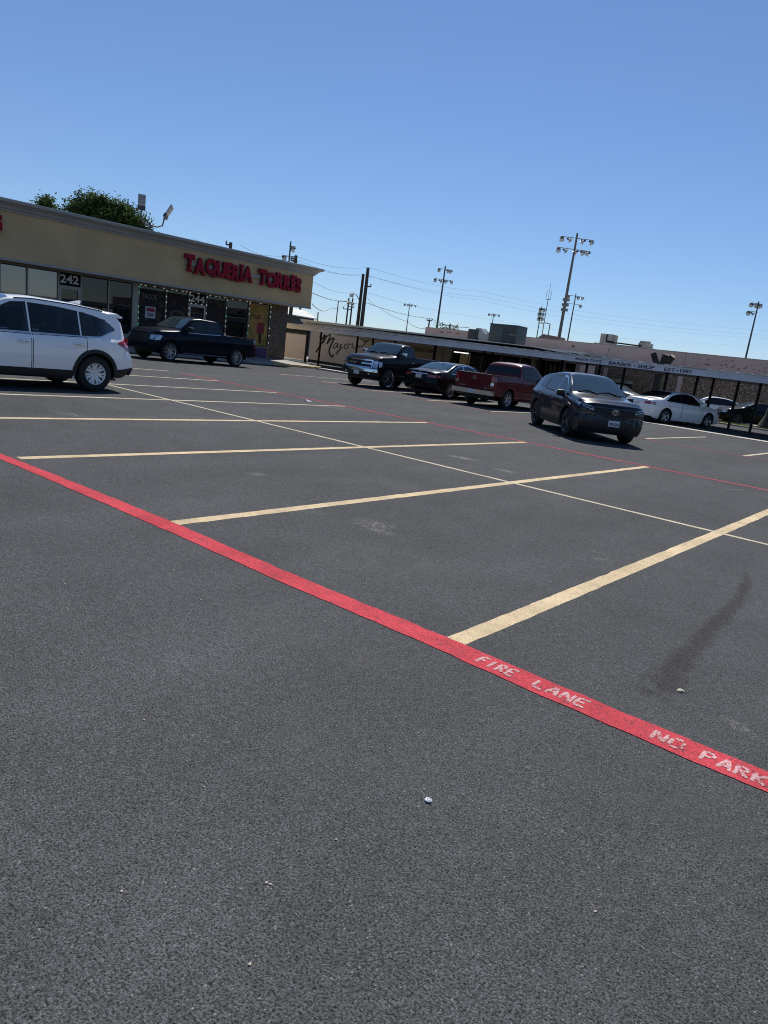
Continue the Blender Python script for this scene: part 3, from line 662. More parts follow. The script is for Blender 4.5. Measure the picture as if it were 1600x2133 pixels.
    def cladding(s, m, wid=0.065, sill=None):
        for xw in (s.wb/2, -s.wb/2):
            for sg in (1, -1):
                P = []
                for t in np.linspace(-0.12, math.pi+0.12, 26):
                    row = []
                    for rr, of in ((s.Ra-0.012, 0.012), (s.Ra+wid*0.5, 0.020), (s.Ra+wid, 0.014), (s.Ra+wid+0.004, -0.004)):
                        x = xw+rr*math.cos(t); z = max(s.R+rr*math.sin(t), s.zb(x)+0.001); row.append(s.P(x, z, of, sg))
                    P.append(row)
                q = MB(); q.grid(P); q.build('wheel_arch_trim', m, s.root, smooth=50)
        if sill:
            a, b = -s.wb/2+s.Ra+wid*0.8, s.wb/2-s.Ra-wid*0.8
            s.side('sill_trim', a, b, lambda x: s.zb(x)+0.002, sill, m, off=0.013, nx=8, nz=4)
    def plate(s, end, z, text=None, y=0.0, tilt=0.0, w=0.15, h=0.076, off=0.03):
        X = (s.frontX if end > 0 else s.rearX)(y, z)+end*off
        b = MB(); b.box(X-0.006, X+0.006, y-w, y+w, z-h, z+h, bev=0.004); p = b.build('number_plate', M_PLATE, s.root, smooth=30)
        if text:
            me = text_mesh(text, 0.088, mats=[M_PLTXT], offset=0.003); lo, hi = bounds(me)
            sc = 2*w*0.86/(hi[0]-lo[0])
            for v in me.vertices:
                a = (v.co.x-(lo[0]+hi[0])/2)*sc; c = (v.co.y-(lo[1]+hi[1])/2)*1.0
                v.co = (X+end*0.0085, y+(a if end > 0 else -a), z+c-0.008)
            link('plate_number', me, p)
    def emblem(s, end, y, z, r, m, kind='ring', off=0.02):
        X = (s.frontX if end > 0 else s.rearX)(y, z)+end*off; b = MB()
        def ell(cy, cz, ry, rz, t, n=24):
            for i in range(n):
                a, c = 2*math.pi*i/n, 2*math.pi*(i+1)/n
                vs = [(X, cy+ry*math.cos(a), cz+rz*math.sin(a)), (X, cy+ry*math.cos(c), cz+rz*math.sin(c)), (X, cy+(ry-t)*math.cos(c), cz+(rz-t)*math.sin(c)), (X, cy+(ry-t)*math.cos(a), cz+(rz-t)*math.sin(a))]
                b.add(vs+[(v[0]-end*0.02, v[1], v[2]) for v in vs], [(0, 1, 2, 3), (0, 1, 5, 4), (2, 3, 7, 6)])
        if kind == 'ovals': ell(y, z, r*1.45, r, r*0.16); ell(y, z+r*0.35, r*0.95, r*0.5, r*0.14); ell(y, z-r*0.05, r*0.42, r*0.8, r*0.14)
        elif kind == 'ring': ell(y, z, r, r, r*0.25); b.box(X-0.008, X+0.008, y-r*1.2, y+r*1.2, z-r*0.18, z+r*0.18)
        elif kind == 'bowtie': b.prism([(y-r*1.5, z-r*.45), (y-r*.5, z-r*.45), (y-r*.5, z-r*.8), (y+r*.5, z-r*.8), (y+r*.5, z-r*.45), (y+r*1.5, z-r*.45), (y+r*1.5, z+r*.45), (y+r*.5, z+r*.45), (y+r*.5, z+r*.8), (y-r*.5, z+r*.8), (y-r*.5, z+r*.45), (y-r*1.5, z+r*.45)], X-0.012, X+0.004, 'yz')
        return b.build('emblem', m, s.root)
    def fbox(s, name, m, end, y0, y1, z0, z1, t=0.02, off=0.012, bev=0.006, parent=None):
        """straight bar across the front or rear, bent along the bumper curve"""
        return s.face(name, y0, y1, z0, z1, m, end, off=off+t, ny=max(3, int((y1-y0)/0.08)), nz=3, depth=0.02, parent=parent)
    def wipers(s, x, z_off=0.02):
        for y0, y1 in ((0.55, -0.05), (-0.08, -0.62)):
            b = MB(); b.tube([(x+0.05, y0, s.zat(x+0.05, abs(y0))+z_off), (x-0.08, (y0+y1)/2, s.zat(x-0.08, abs((y0+y1)/2))+z_off+0.01), (x-0.03, y1, s.zat(x-0.03, abs(y1))+z_off)], 0.012, 5)
            b.build('wiper', M_BLK, s.root)
    def interior(s, seats, z0=0.55, roof=None, dash=None):
        b = MB(); b.box(s.sp['cab'][0], s.sp['cab'][1], -s.W*0.8, s.W*0.8, 0.45, z0+0.05); b.build('cabin_floor', M_INT, s.root)
        for x, z in seats:
            for y in (-0.38, 0.38):
                b = MB(); b.box(x-0.07, x+0.09, y-0.24, y+0.24, z0, z, bev=0.06); b.box(x-0.06, x+0.05, y-0.13, y+0.13, z+0.03, z+0.22, bev=0.05); b.box(x-0.01, x+0.01, y-0.06, y+0.06, z-0.02, z+0.06)
                b.box(x-0.05, x+0.5, y-0.24, y+0.24, z0-0.1, z0+0.08, bev=0.04); b.build('seat', M_SEAT, s.root, smooth=40)

def heading(hx, hy): return math.atan2(hy, hx)
PLAN_CAR = lambda xR, xF: [(xR, 0.90), (xR+0.25, 0.955), (xR+0.8, 0.99), (0, 1.0), (xF-0.9, 0.985), (xF-0.35, 0.945), (xF, 0.90)]

def sedan_spec(wb=2.775, Fo=0.96, Ro=1.07, W=1.82, H=1.46, R=0.33):
    xF, xR = wb/2+Fo, -wb/2-Ro; d = H-1.46
    return dict(wb=wb, Fo=Fo, Ro=Ro, W=W, R=R, Ra=R+0.055, plan=PLAN_CAR(xR, xF), k=0.50, und=0.16, cab=(-1.2, 1.0),
        top=[(xR, 1.00), (xR+0.12, 1.055), (xR+0.55, 1.085), (-1.72, 1.11), (-0.95, 1.40+d), (-0.5, 1.455+d), (0.1, 1.46+d), (0.5, 1.415+d), (1.22, 1.055), (1.45, 1.01), (2.0, 0.90), (xF-0.08, 0.78), (xF, 0.72)],
        belt=[(xR, 0.93), (xR+0.3, 0.985), (-1.5, 1.0), (-0.8, 0.98), (0.6, 0.94), (1.25, 0.92), (1.9, 0.83), (xF, 0.68)],
        bot=[(xR, 0.30), (xR+0.5, 0.20), (0, 0.17), (xF-0.5, 0.18), (xF, 0.22)],
        setF=[(0.15, 0.10), (0.3, 0.02), (0.5, 0.0), (0.62, 0.03), (0.75, 0.12)], setR=[(0.2, 0.10), (0.4, 0.02), (0.6, 0.0), (0.75, 0.03), (0.9, 0.05), (1.05, 0.10)])
def sedan_common(c, glass=M_GLASS_DARK, trim=M_BLK, hm=None, wglass=None):
    c.body()
    c.window([(-0.42, 1.0), (0.85, 0.965)], [(-0.42, 1.36), (-0.05, 1.375), (0.30, 1.33), (0.85, 0.985)], glass, trim=trim)
    c.window([(-1.42, 1.03), (-0.48, 1.005)], [(-1.42, 1.05), (-1.05, 1.245), (-0.75, 1.33), (-0.48, 1.36)], glass, trim=trim)
    c.topwin('windshield', 1.20, 0.47, wglass or glass, 0.97, 0.92, curve=0.10); c.topwin('rear_window', -1.66, -0.90, wglass or glass, 0.95, 0.90, curve=-0.06)
    c.door(-0.44, 0.93, 0.27, None, (-0.28, 0.80, hm or c.paint)); c.door(-1.30, -0.46, 0.27, None, (-1.14, 0.82, hm or c.paint))
    c.mirrors(0.74, 1.0, c.paint)

def build_cars():
    # 1 --- white crossover parked on the left of the lot, tail towards the aisle
    xF, xR = 2.705/2+0.93, -2.705/2-0.98
    sp = dict(wb=2.705, Fo=0.93, Ro=0.98, W=1.84, R=0.362, Ra=0.43, plan=[(xR, 0.86), (xR+0.25, 0.93), (xR+0.8, 0.985), (0, 1.0), (xF-0.9, 0.985), (xF-0.35, 0.945), (xF, 0.90)], k=0.36, und=0.22, cab=(-1.6, 1.0), tail=0.35, cR=0.16, ns=96,
        top=[(xR, 1.05), (xR+0.10, 1.12), (xR+0.22, 1.30), (xR+0.42, 1.585), (xR+0.60, 1.645), (-1.0, 1.715), (-0.2, 1.735), (0.3, 1.69), (0.75, 1.47), (1.25, 1.15), (1.6, 1.10), (2.1, 0.98), (xF, 0.84)],
        belt=[(xR, 0.99), (xR+0.3, 1.08), (-1.5, 1.105), (-0.8, 1.075), (0, 1.05), (1.2, 1.03), (2.0, 0.92), (xF, 0.76)],
        bot=[(xR, 0.40), (xR+0.4, 0.30), (-1.0, 0.24), (xF-0.5, 0.24), (xF, 0.28)],
        sidey=[0.925, 0.955, 0.985, 1.0, 0.994, 0.988, 0.962, 0.895],
        setF=[(0.2, 0.08), (0.5, 0.0), (0.7, 0.02), (0.85, 0.1)], setR=[(0.35, 0.10), (0.48, 0.015), (0.66, 0.0), (0.74, 0.04), (0.85, 0.10), (1.0, 0.13), (1.2, 0.15)])
    white = mat('white_car_paint', (0.93, 0.92, 0.90), rough=0.32, coat=1.0, coat_r=0.03)
    c = Car('crossover_suv', 'white crossover parked over the cream stall lines, cropped at its front', 'car', (-14.72, 7.55-1.3525), -math.pi/2+0.0, sp, white)
    fw = ([(-0.02, 1.085), (0.95, 1.065)], [(-0.02, 1.575), (0.25, 1.545), (0.55, 1.40), (0.95, 1.10)])
    rw = ([(-1.02, 1.115), (-0.10, 1.09)], [(-1.02, 1.535), (-0.6, 1.57), (-0.10, 1.578)])
    qw = ([(-1.80, 1.275), (-1.62, 1.18), (-1.45, 1.13), (-1.10, 1.12)], [(-1.80, 1.30), (-1.60, 1.43), (-1.35, 1.495), (-1.10, 1.525)])
    c.body(skip_side=[c.poly_win(*fw), c.poly_win(*rw), c.poly_win(*qw)], skip_top=[(0.30, 1.15, 0.9), (xR+0.14, xR+0.38, 0.8)])
    for wv in (fw, rw, qw): c.window(*wv, M_GLASS_CLR, gasket=0.022)
    c.side('window_chrome', -1.75, 0.95, lambda x: float(np.interp(x, [-1.75, -1.45, -1.1, -0.1, 0.95], [1.225, 1.09, 1.078, 1.055, 1.035])), lambda x: float(np.interp(x, [-1.75, -1.45, -1.1, -0.1, 0.95], [1.243, 1.11, 1.096, 1.073, 1.053])), M_CHR, off=0.014, nx=30, nz=2)
    c.topwin('windshield', 1.22, 0.25, M_GLASS_CLR, 0.97, 0.92, curve=0.1); c.topwin('rear_window', xR+0.11, xR+0.40, M_GLASS_DARK, 0.97, 0.93)
    c.interior([(0.05, 1.22), (-0.95, 1.22)], 0.6)
    c.door(-0.06, 1.08, 0.40, None, (0.10, 0.90, M_CHR)); c.door(-1.16, -0.08, 0.40, None, (-0.98, 0.93, M_CHR))
    c.cladding(M_BLK, 0.06, 0.40); c.mirrors(0.80, 1.10, white)
    c.face('rear_bumper_trim', 0, 0.80, 0.37, 0.53, M_BLK, -1, off=0.012, both=True)
    c.side('rear_bumper_trim', xR+0.02, -c.wb/2-c.Ra-0.05, lambda x: c.zb(x)+0.003, lambda x: float(np.interp(x, [xR, -1.8], [0.53, 0.47])), M_BLK, off=0.012, nx=8, nz=3)
    for tl in c.side('tail_lamp', xR+0.01, xR+0.50, lambda x: float(np.interp(x, [xR, xR+0.25, xR+0.50], [0.84, 0.90, 1.0])), lambda x: float(np.interp(x, [xR, xR+0.18, xR+0.50], [1.15, 1.14, 1.03])), M_TAIL, off=0.014, nx=10, nz=5):
        sg = 1 if tl.data.vertices[0].co.y > 0 else -1
        c.side('lamp_reflector', xR+0.01, xR+0.27, lambda x: float(np.interp(x, [xR, xR+0.27], [0.865, 0.93])), lambda x: float(np.interp(x, [xR, xR+0.27], [0.945, 0.955])), mat('smoked_lens', (0.03, 0.03, 0.04), 0.1, coat=1), off=0.018, nx=6, nz=3, sides=(sg,), parent=tl)
    c.face('tail_lamp', 0.48, 0.74, 0.90, lambda y: 1.13, M_TAIL, -1, off=0.014, both=True)
    b = MB(); P = []
    for y in np.linspace(-0.62, 0.62, 11):
        f = 1-(y/0.62)**4*0.4; xx = xR+0.58
        P.append([(xx, y, c.zat(xx, y)+0.006), (xR+0.40, y*1.0, 1.632-0.03*(y/0.62)**2), (xR+0.235-0.0+(1-f)*0.12, y, 1.597-0.05*(y/0.62)**2), (xR+0.25+(1-f)*0.12, y, 1.572-0.05*(y/0.62)**2), (xR+0.46, y, 1.575-0.06*(y/0.62)**2)])
    b.grid(P)
    b.add(P[0], [(0, 1, 2, 3, 4)]); b.add(P[-1], [(4, 3, 2, 1, 0)]); b.build('roof_spoiler', white, c.root, smooth=45, fix=True)
    b = MB(); b.prism([(-1.42, 1.70), (-1.18, 1.712), (-1.40, 1.775), (-1.44, 1.775)], -0.025, 0.025, 'xz'); b.build('antenna_fin', white, c.root)
    for sg in (1, -1):
        b = MB(); b.tube([(x, sg*(c.upper(x)[9][0]-0.02), c.zat(x, c.upper(x)[9][0]-0.02)+0.008) for x in np.linspace(-1.6, 0.15, 14)], 0.011, 6); b.build('roof_seam', M_SEAM, c.root)
    c.plate(-1, 0.80); c.wheels(mat('silver_wheel_cover', (0.72, 0.73, 0.74), rough=0.35, metal=0.25), 7, 0.60, twin=True, tw=0.23, spw=0.26)

    # 2 --- black crew cab pickup in front of the strip mall
    def truck_lines(c, cab0): pass
    wb, Fo, Ro = 3.72, 0.98, 1.22; xF, xR = wb/2+Fo, -wb/2-Ro
    navy = mat('blue_black_paint', (0.003, 0.004, 0.012), rough=0.3, spec=0.08, coat=0.22, coat_r=0.03)
    sp = dict(wb=wb, Fo=Fo, Ro=Ro, W=2.04, R=0.41, Ra=0.50, plan=[(xR, 0.95), (xR+0.4, 0.985), (0, 1.0), (xF-0.8, 0.985), (xF-0.3, 0.95), (xF, 0.90)], k=0.30, und=0.34, cab=(-0.8, 1.0), nose=0.5, tail=0.25, cF=0.22, cR=0.05, bed=(xR+0.09, -1.06),
        top=[(xR, 1.36), (-1.05, 1.36), (-1.0, 1.40), (-0.86, 1.86), (-0.62, 1.935), (0.2, 1.965), (0.68, 1.90), (1.35, 1.39), (1.55, 1.355), (2.3, 1.30), (2.62, 1.22), (xF, 1.10)],
        belt=[(xR, 1.315), (-1.05, 1.315), (0.2, 1.27), (1.2, 1.255), (1.6, 1.22), (2.5, 1.13), (xF, 1.0)],
        bot=[(xR, 0.50), (-1.2, 0.42), (1.5, 0.40), (xF, 0.42)],
        setF=[(0.3, 0.06), (0.5, 0.0), (0.72, 0.0), (0.85, 0.05), (1.1, 0.12)], setR=[(0.5, 0.02), (0.7, 0.0), (0.85, 0.05), (1.35, 0.06)])
    c = Car('pickup_truck', 'blue black crew cab pickup parked before the red lettered storefront', 'pickup', (-27.55, 19.57-0.05), -math.pi/2+0.06, sp, navy)
    c.body()
    c.window([(0.02, 1.315), (1.12, 1.30)], [(0.02, 1.79), (0.35, 1.785), (0.62, 1.70), (1.12, 1.33)], M_GLASS_DARK); c.window([(-0.80, 1.335), (-0.06, 1.32)], [(-0.80, 1.72), (-0.66, 1.785), (-0.06, 1.80)], M_GLASS_DARK)
    c.topwin('windshield', 1.34, 0.66, M_GLASS_SKY, 0.97, 0.93, curve=0.08); c.topwin('rear_window', -0.985, -0.88, M_GLASS_DARK, 0.85, 0.82)
    c.door(-0.02, 1.22, 0.52, None, (0.16, 1.10, navy)); c.door(-0.90, -0.04, 0.52, None, (-0.74, 1.12, navy))
    c.side('belt_trim', -0.85, 1.15, lambda x: c.zs(x)+0.012, lambda x: c.zs(x)+0.03, M_CHR, off=0.012, nx=16, nz=2)
    c.mirrors(0.98, 1.40, M_BLK, dy=0.19, size=(0.11, 0.14, 0.11)); c.cladding(navy, 0.05)
    for sg in (1, -1):
        b = MB(); b.tube([(x, sg*(c.W+0.0), 0.40) for x in (-1.2, 1.25)], 0.045, 8); b.build('running_board', M_DALLOY, c.root)
        b = MB(); y = c.upper(-2.0)[2][0]
        b.box(xR+0.1, -1.08, min(sg*(y-0.07), sg*(y+0.01)), max(sg*(y-0.07), sg*(y+0.01)), 1.352, 1.366); b.build('bed_rail_cap', mat('bronze_rail', (0.30, 0.12, 0.05), rough=0.35, metal=0.6), c.root)
        X = xR+0.62
        for i in range(14):
            pass
    b = MB(); b.box(xR+0.06, -1.07, -0.86, 0.86, 1.30, 1.345, bev=0.015); b.build('bed_cover', M_BLK, c.root, smooth=30)
    c.side('head_lamp', 2.30, xF-0.01, lambda x: float(np.interp(x, [2.30, 2.45, xF], [1.0, 0.87, 0.82])), lambda x: float(np.interp(x, [2.30, xF], [1.06, 1.05])), M_HEAD, off=0.010, nx=10, nz=5)
    c.face('head_lamp', 0.70, 0.895, 0.84, 1.04, M_HEAD, 1, off=0.012, both=True)
    g = c.face('grille', -0.66, 0.66, 0.70, 1.08, M_BLK, 1, off=0.015)[0]
    for z in (0.76, 0.84, 0.92, 1.0): c.fbox('grille_bar', M_DALLOY, 1, -0.66, 0.66, z-0.014, z+0.014, t=0.02, parent=g)
    c.face('front_bumper', -0.96, 0.96, 0.46, 0.66, navy, 1, off=0.04)
    for t_ in c.side('tail_lamp', xR+0.01, xR+0.26, 0.88, 1.25, mat('smoked_tail_lamp', (0.10, 0.012, 0.014), 0.12, coat=1), off=0.012, nx=6, nz=5):
        sg = 1 if t_.data.vertices[0].co.y > 0 else -1
        c.side('lamp_rim', xR+0.01, xR+0.27, 1.25, 1.275, M_CHR, off=0.014, nx=5, nz=2, sides=(sg,), parent=t_)
    c.face('rear_bumper', -0.95, 0.95, 0.56, 0.76, M_BLK, -1, off=0.12, depth=0.05)
    me = text_mesh('HARLEY-DAVIDSON', 0.10, 0.004, 0.002, [M_CHR])
    lo, hi = bounds(me)
    for v in me.vertices: v.co = (xR+0.25+(hi[0]-v.co.x), c.yat(-2.4, 1.22)+0.012+v.co.z, 1.245+v.co.y)
    for v in me.vertices: v.co.x = v.co.x
    link('bed_lettering', me, c.root)
    c.wheels(mat('machined_rim', (0.50, 0.50, 0.51), rough=0.25, metal=0.8), 7, 0.70, twin=True, tw=0.26, spw=0.15, track=c.W-0.16)

    # 3 --- lifted black regular cab pickup backed in under the canopy side
    wb, Fo, Ro = 3.05, 0.98, 1.15; xF, xR = wb/2+Fo, -wb/2-Ro
    black = mat('black_car_paint', (0.003, 0.004, 0.006), rough=0.3, spec=0.08, coat=0.25, coat_r=0.03)
    dz = 0.10
    sp = dict(wb=wb, Fo=Fo, Ro=Ro, W=2.02, R=0.43, Ra=0.515, plan=[(xR, 0.95), (xR+0.4, 0.985), (0, 1.0), (xF-0.8, 0.985), (xF-0.3, 0.955), (xF, 0.91)], k=0.33, und=0.42, cab=(-0.1, 1.0), nose=0.45, tail=0.25, cF=0.20, cR=0.05, bed=(xR+0.09, -0.46),
        top=[(xR, 1.36+dz), (-0.45, 1.36+dz), (-0.40, 1.39+dz), (-0.28, 1.80+dz), (-0.1, 1.865+dz), (0.2, 1.875+dz), (0.5, 1.83+dz), (1.05, 1.36+dz), (1.25, 1.315+dz), (2.0, 1.26+dz), (2.35, 1.17+dz), (xF, 1.07+dz)],
        belt=[(xR, 1.32+dz), (-0.4, 1.32+dz), (0.9, 1.25+dz), (1.3, 1.20+dz), (2.1, 1.12+dz), (xF, 1.0+dz)], bot=[(xR, 0.6), (-1.2, 0.52), (1.5, 0.50), (xF, 0.54)],
        setF=[(0.45, 0.06), (0.6, 0.0), (0.78, 0.0), (0.9, 0.06), (1.17, 0.10)], setR=[(0.5, 0.02), (0.7, 0.0), (0.85, 0.05), (1.5, 0.06)])
    c = Car('pickup_truck', 'lifted black single cab pickup with chrome grille facing the aisle', 'pickup', (-20.45, 23.75+1.52), -math.pi/2+0.05, sp, black)
    c.body(); c.window([(-0.20, 1.36+dz), (0.86, 1.33+dz)], [(-0.20, 1.74+dz), (0.25, 1.745+dz), (0.46, 1.67+dz), (0.86, 1.35+dz)], M_GLASS_DARK)
    c.topwin('windshield', 1.04, 0.47, M_GLASS_SKY, 0.97, 0.93, curve=0.10); c.topwin('rear_window', -0.39, -0.29, M_GLASS_DARK, 0.85, 0.82)
    c.door(-0.26, 0.98, 0.62, None, (-0.10, 1.13+dz, M_CHR)); c.mirrors(0.76, 1.42+dz, M_CHR, dy=0.19, size=(0.10, 0.13, 0.085)); c.wipers(1.05); c.cladding(black, 0.05)
    g = c.face('grille', -0.68, 0.68, 0.84, 1.14, M_BLK, 1, off=0.012)[0]
    for z, t in ((1.135, 0.030), (0.99, 0.026), (0.835, 0.028)): c.fbox('grille_bar', M_CHR, 1, -0.68, 0.68, z-t, z+t, t=0.028, parent=g)
    for sg in (1, -1): c.face('grille_bar', 0.64, 0.70, 0.82, 1.16, M_CHR, 1, off=0.035, ny=3, parent=g) if sg > 0 else c.face('grille_bar', -0.70, -0.64, 0.82, 1.16, M_CHR, 1, off=0.035, ny=3, parent=g)
    for z in (0.90, 1.06): c.fbox('grille_mesh', M_DALLOY, 1, -0.62, 0.62, z-0.008, z+0.008, t=0.01, parent=g)
    c.emblem(1, 0.0, 0.99, 0.075, M_BLK, 'bowtie', off=0.065)
    for h in c.face('head_lamp', 0.71, 0.90, 0.83, 1.13, M_HEAD, 1, off=0.014, both=True):
        sg = 1 if h.data.vertices[0].co.y > 0 else -1
        q_ = c.face('lamp_divider', *( (0.71, 0.895) if sg > 0 else (-0.895, -0.71)), 0.968, 0.985, M_BLK, 1, off=0.02, ny=5, nz=2, parent=h)
    c.side('head_lamp', xF-0.36, xF-0.05, 0.90, 1.12, M_HEAD, off=0.010, nx=6, nz=4)
    c.fbox('front_bumper', M_CHR, 1, -0.97, 0.97, 0.665, 0.80, t=0.06); c.face('lower_bumper', -0.95, 0.95, 0.50, 0.66, M_BLK, 1, off=0.05, depth=0.1)
    for sg in (-1, 1):
        b = MB(); X = c.frontX(0.62, 0.58); b.lathe([(0, X+0.07), (0.05, X+0.068), (0.055, X+0.03)], 16, 'x', c=(0, sg*0.62, 0.585)); b.build('fog_lamp', M_HEAD, c.root)
    c.plate(1, 0.585, None, off=0.07)
    c.wheels(mat('bright_alloy', (0.60, 0.61, 0.62), rough=0.2, metal=0.9), 6, 0.72, twin=False, tw=0.27, spw=0.10, track=c.W-0.15)

    # 4 --- black sedan nose-in beside it
    c = Car('sedan', 'black sedan nosed in between the lifted black pickup and the red pickup', 'sedan', (-17.45, 24.45+1.41), math.pi/2-0.02, sedan_spec(2.82, 1.0, 1.12, 1.84, 1.46, 0.335), black)
    c.spx = c.xR; sedan_common(c, M_GLASS_DARK, M_CHR, black, M_GLASS_SKY)
    for tl in c.face('tail_lamp', 0.42, 0.79, lambda y: 0.80-0.03*(y-0.42), lambda y: 0.905, M_TAIL, -1, off=0.014, both=True): pass
    c.side('tail_lamp', c.xR+0.02, c.xR+0.26, 0.80, 0.90, M_TAIL, off=0.012, nx=6, nz=4)
    c.fbox('trunk_chrome', M_CHR, -1, -0.42, 0.42, 0.895, 0.93, t=0.012); c.emblem(-1, 0, 0.965, 0.045, M_CHR, 'ovals'); c.plate(-1, 0.80)
    b = MB(); b.prism([(-1.0, 1.45), (-0.85, 1.46), (-0.98, 1.50)], -0.02, 0.02, 'xz'); b.build('antenna_fin', black, c.root)
    c.wheels(M_ALLOY, 10, 0.68, tw=0.22, spw=0.10)

    # 5 --- dark red crew cab pickup nose-in
    wb, Fo, Ro = 3.2, 0.87, 1.12; xF, xR = wb/2+Fo, -wb/2-Ro
    red = mat('dark_red_paint', (0.105, 0.005, 0.009), rough=0.35, spec=0.15, coat=0.45, coat_r=0.03)
    sp = dict(wb=wb, Fo=Fo, Ro=Ro, W=1.86, R=0.365, Ra=0.445, plan=[(xR, 0.955), (xR+0.4, 0.985), (0, 1.0), (xF-0.8, 0.985), (xF-0.3, 0.95), (xF, 0.90)], k=0.33, und=0.30, cab=(-0.6, 1.0), nose=0.45, tail=0.2, cF=0.2, cR=0.03, bed=(xR+0.08, -0.90),
        top=[(xR, 1.22), (-0.90, 1.22), (-0.86, 1.26), (-0.72, 1.68), (-0.52, 1.755), (0.1, 1.785), (0.52, 1.73), (1.15, 1.24), (1.35, 1.19), (1.95, 1.12), (2.3, 1.03), (xF, 0.95)],
        belt=[(xR, 1.185), (-0.9, 1.185), (0.9, 1.13), (1.4, 1.09), (2.1, 0.99), (xF, 0.88)], bot=[(xR, 0.46), (-1.2, 0.36), (1.5, 0.34), (xF, 0.36)],
        setF=[(0.3, 0.06), (0.5, 0.0), (0.9, 0.08)], setR=[(0.4, 0.02), (0.7, 0.0), (1.25, 0.03)])
    c = Car('pickup_truck', 'dark red crew cab pickup with chrome step bumper parked nose-in', 'pickup', (-14.52, 24.1+1.6), math.pi/2-0.03, sp, red)
    w1 = ([(-0.02, 1.20), (0.90, 1.18)], [(-0.02, 1.63), (0.25, 1.635), (0.50, 1.54), (0.90, 1.21)]); w2 = ([(-0.60, 1.225), (-0.12, 1.205)], [(-0.60, 1.60), (-0.12, 1.64)])
    c.body(skip_side=[c.poly_win(*w1), c.poly_win(*w2)]); 
    for w_ in (w1, w2): c.window(*w_, M_GLASS_CLR, gasket=0.025)
    c.interior([(0.0, 1.3), (-0.6, 1.3)], 0.7)
    c.topwin('windshield', 1.13, 0.49, M_GLASS_SKY, 0.97, 0.93, curve=0.08); c.topwin('rear_window', -0.855, -0.735, M_GLASS_DARK, 0.97, 0.93)
    c.door(-0.06, 1.02, 0.45, None, (0.1, 0.98, red)); c.door(-0.74, -0.08, 0.45, None, (-0.60, 0.99, red)); c.mirrors(0.82, 1.22, red); c.cladding(red, 0.085)
    tg = c.face('tailgate', -0.70, 0.70, 0.67, 1.20, red, -1, off=0.012)[0]
    b = MB(); b.box(xR+0.02, xR+0.10, -0.72, 0.72, 1.205, 1.235, bev=0.01); b.build('tailgate_cap', M_BLK, tg)
    for sg in (1, -1):
        b = MB(); y = c.upper(-1.6)[2][0]; b.box(xR+0.1, -0.92, min(sg*(y-0.065), sg*(y+0.012)), max(sg*(y-0.065), sg*(y+0.012)), 1.222, 1.236); b.build('bed_rail_cap', M_DALLOY, c.root)
    for tl in c.face('tail_lamp', 0.725, 0.87, 0.78, 1.17, M_TAIL, -1, off=0.014, both=True, ny=5):
        sg = 1 if tl.data.vertices[0].co.y > 0 else -1
        c.face('reverse_lamp', *((0.735, 0.885) if sg > 0 else (-0.885, -0.735)), 0.84, 0.93, M_HEAD, -1, off=0.018, ny=4, nz=2, parent=tl)
    c.side('tail_lamp', xR+0.01, xR+0.13, 0.78, 1.17, M_TAIL, off=0.012, nx=4, nz=4)
    c.fbox('step_bumper', M_CHR, -1, -0.92, 0.92, 0.47, 0.635, t=0.13); c.emblem(-1, 0.0, 1.06, 0.075, M_CHR, 'ring', 0.02)
    b = MB(); X = c.rearX(0, 0.6)-0.15; b.box(X-0.004, X+0.02, -0.6, 0.25, 0.63, 0.645); b.build('bumper_step_pad', M_BLK, c.root)
    c.plate(-1, 0.555, off=0.148); me = text_mesh('V6', 0.07, 0.003, 0.001, [M_CHR])
    for v in me.vertices: v.co = (c.rearX(0.5, 0.72)-0.016-v.co.z, -0.50-v.co.x, 0.70+v.co.y)
    link('badge', me, tg); c.wheels(M_ALLOY, 6, 0.62, tw=0.24, spw=0.22)
    me = text_mesh('FRONTIER', 0.055, 0.003, 0.001, [M_CHR])
    for v in me.vertices: v.co = (c.rearX(0.5, 0.72)-0.016-v.co.z, 0.64-v.co.x, 0.715+v.co.y)
    link('badge', me, tg)

    # 6 --- dark grey crossover driving towards the viewer
    wb, Fo, Ro = 2.69, 0.93, 0.97; xF, xR = wb/2+Fo, -wb/2-Ro
    grey = mat('dark_grey_metallic', (0.010, 0.013, 0.022), rough=0.28, metal=0.0, spec=0.15, coat=0.6, coat_r=0.03)
    sp = dict(wb=wb, Fo=Fo, Ro=Ro, W=1.88, R=0.37, Ra=0.445, plan=[(xR, 0.90), (xR+0.25, 0.955), (xR+0.8, 0.99), (0, 1.0), (xF-0.9, 0.995), (xF-0.35, 0.965), (xF, 0.92)], k=0.47, und=0.22, cab=(-1.4, 1.0), cF=0.26, cR=0.2, pF=3.2, rail=0.88,
        top=[(xR, 1.10), (xR+0.12, 1.19), (xR+0.55, 1.49), (xR+0.8, 1.565), (-0.6, 1.665), (0.0, 1.675), (0.30, 1.63), (1.16, 1.16), (1.4, 1.12), (2.0, 1.075), (xF-0.12, 1.02), (xF, 0.975)],
        belt=[(xR, 1.06), (xR+0.3, 1.13), (-0.8, 1.10), (0.8, 1.06), (1.3, 1.04), (1.9, 1.01), (xF, 0.935)],
        bot=[(xR, 0.36), (xR+0.4, 0.26), (0, 0.23), (xF-0.5, 0.23), (xF, 0.26)], sidey=[0.93, 0.955, 0.975, 0.99, 0.985, 1.0, 0.975, 0.90],
        setF=[(0.2, 0.14), (0.36, 0.03), (0.5, 0.0), (0.66, 0.03), (0.85, 0.03), (0.93, 0.06), (1.0, 0.12)], setR=[(0.3, 0.1), (0.5, 0.0), (0.7, 0.02), (1.1, 0.12)])
    c = Car('crossover_suv', 'dark grey crossover turning in the aisle with its front plate in view', 'car', (-8.42, 19.05), math.radians(-45), sp, grey)
    c.body()
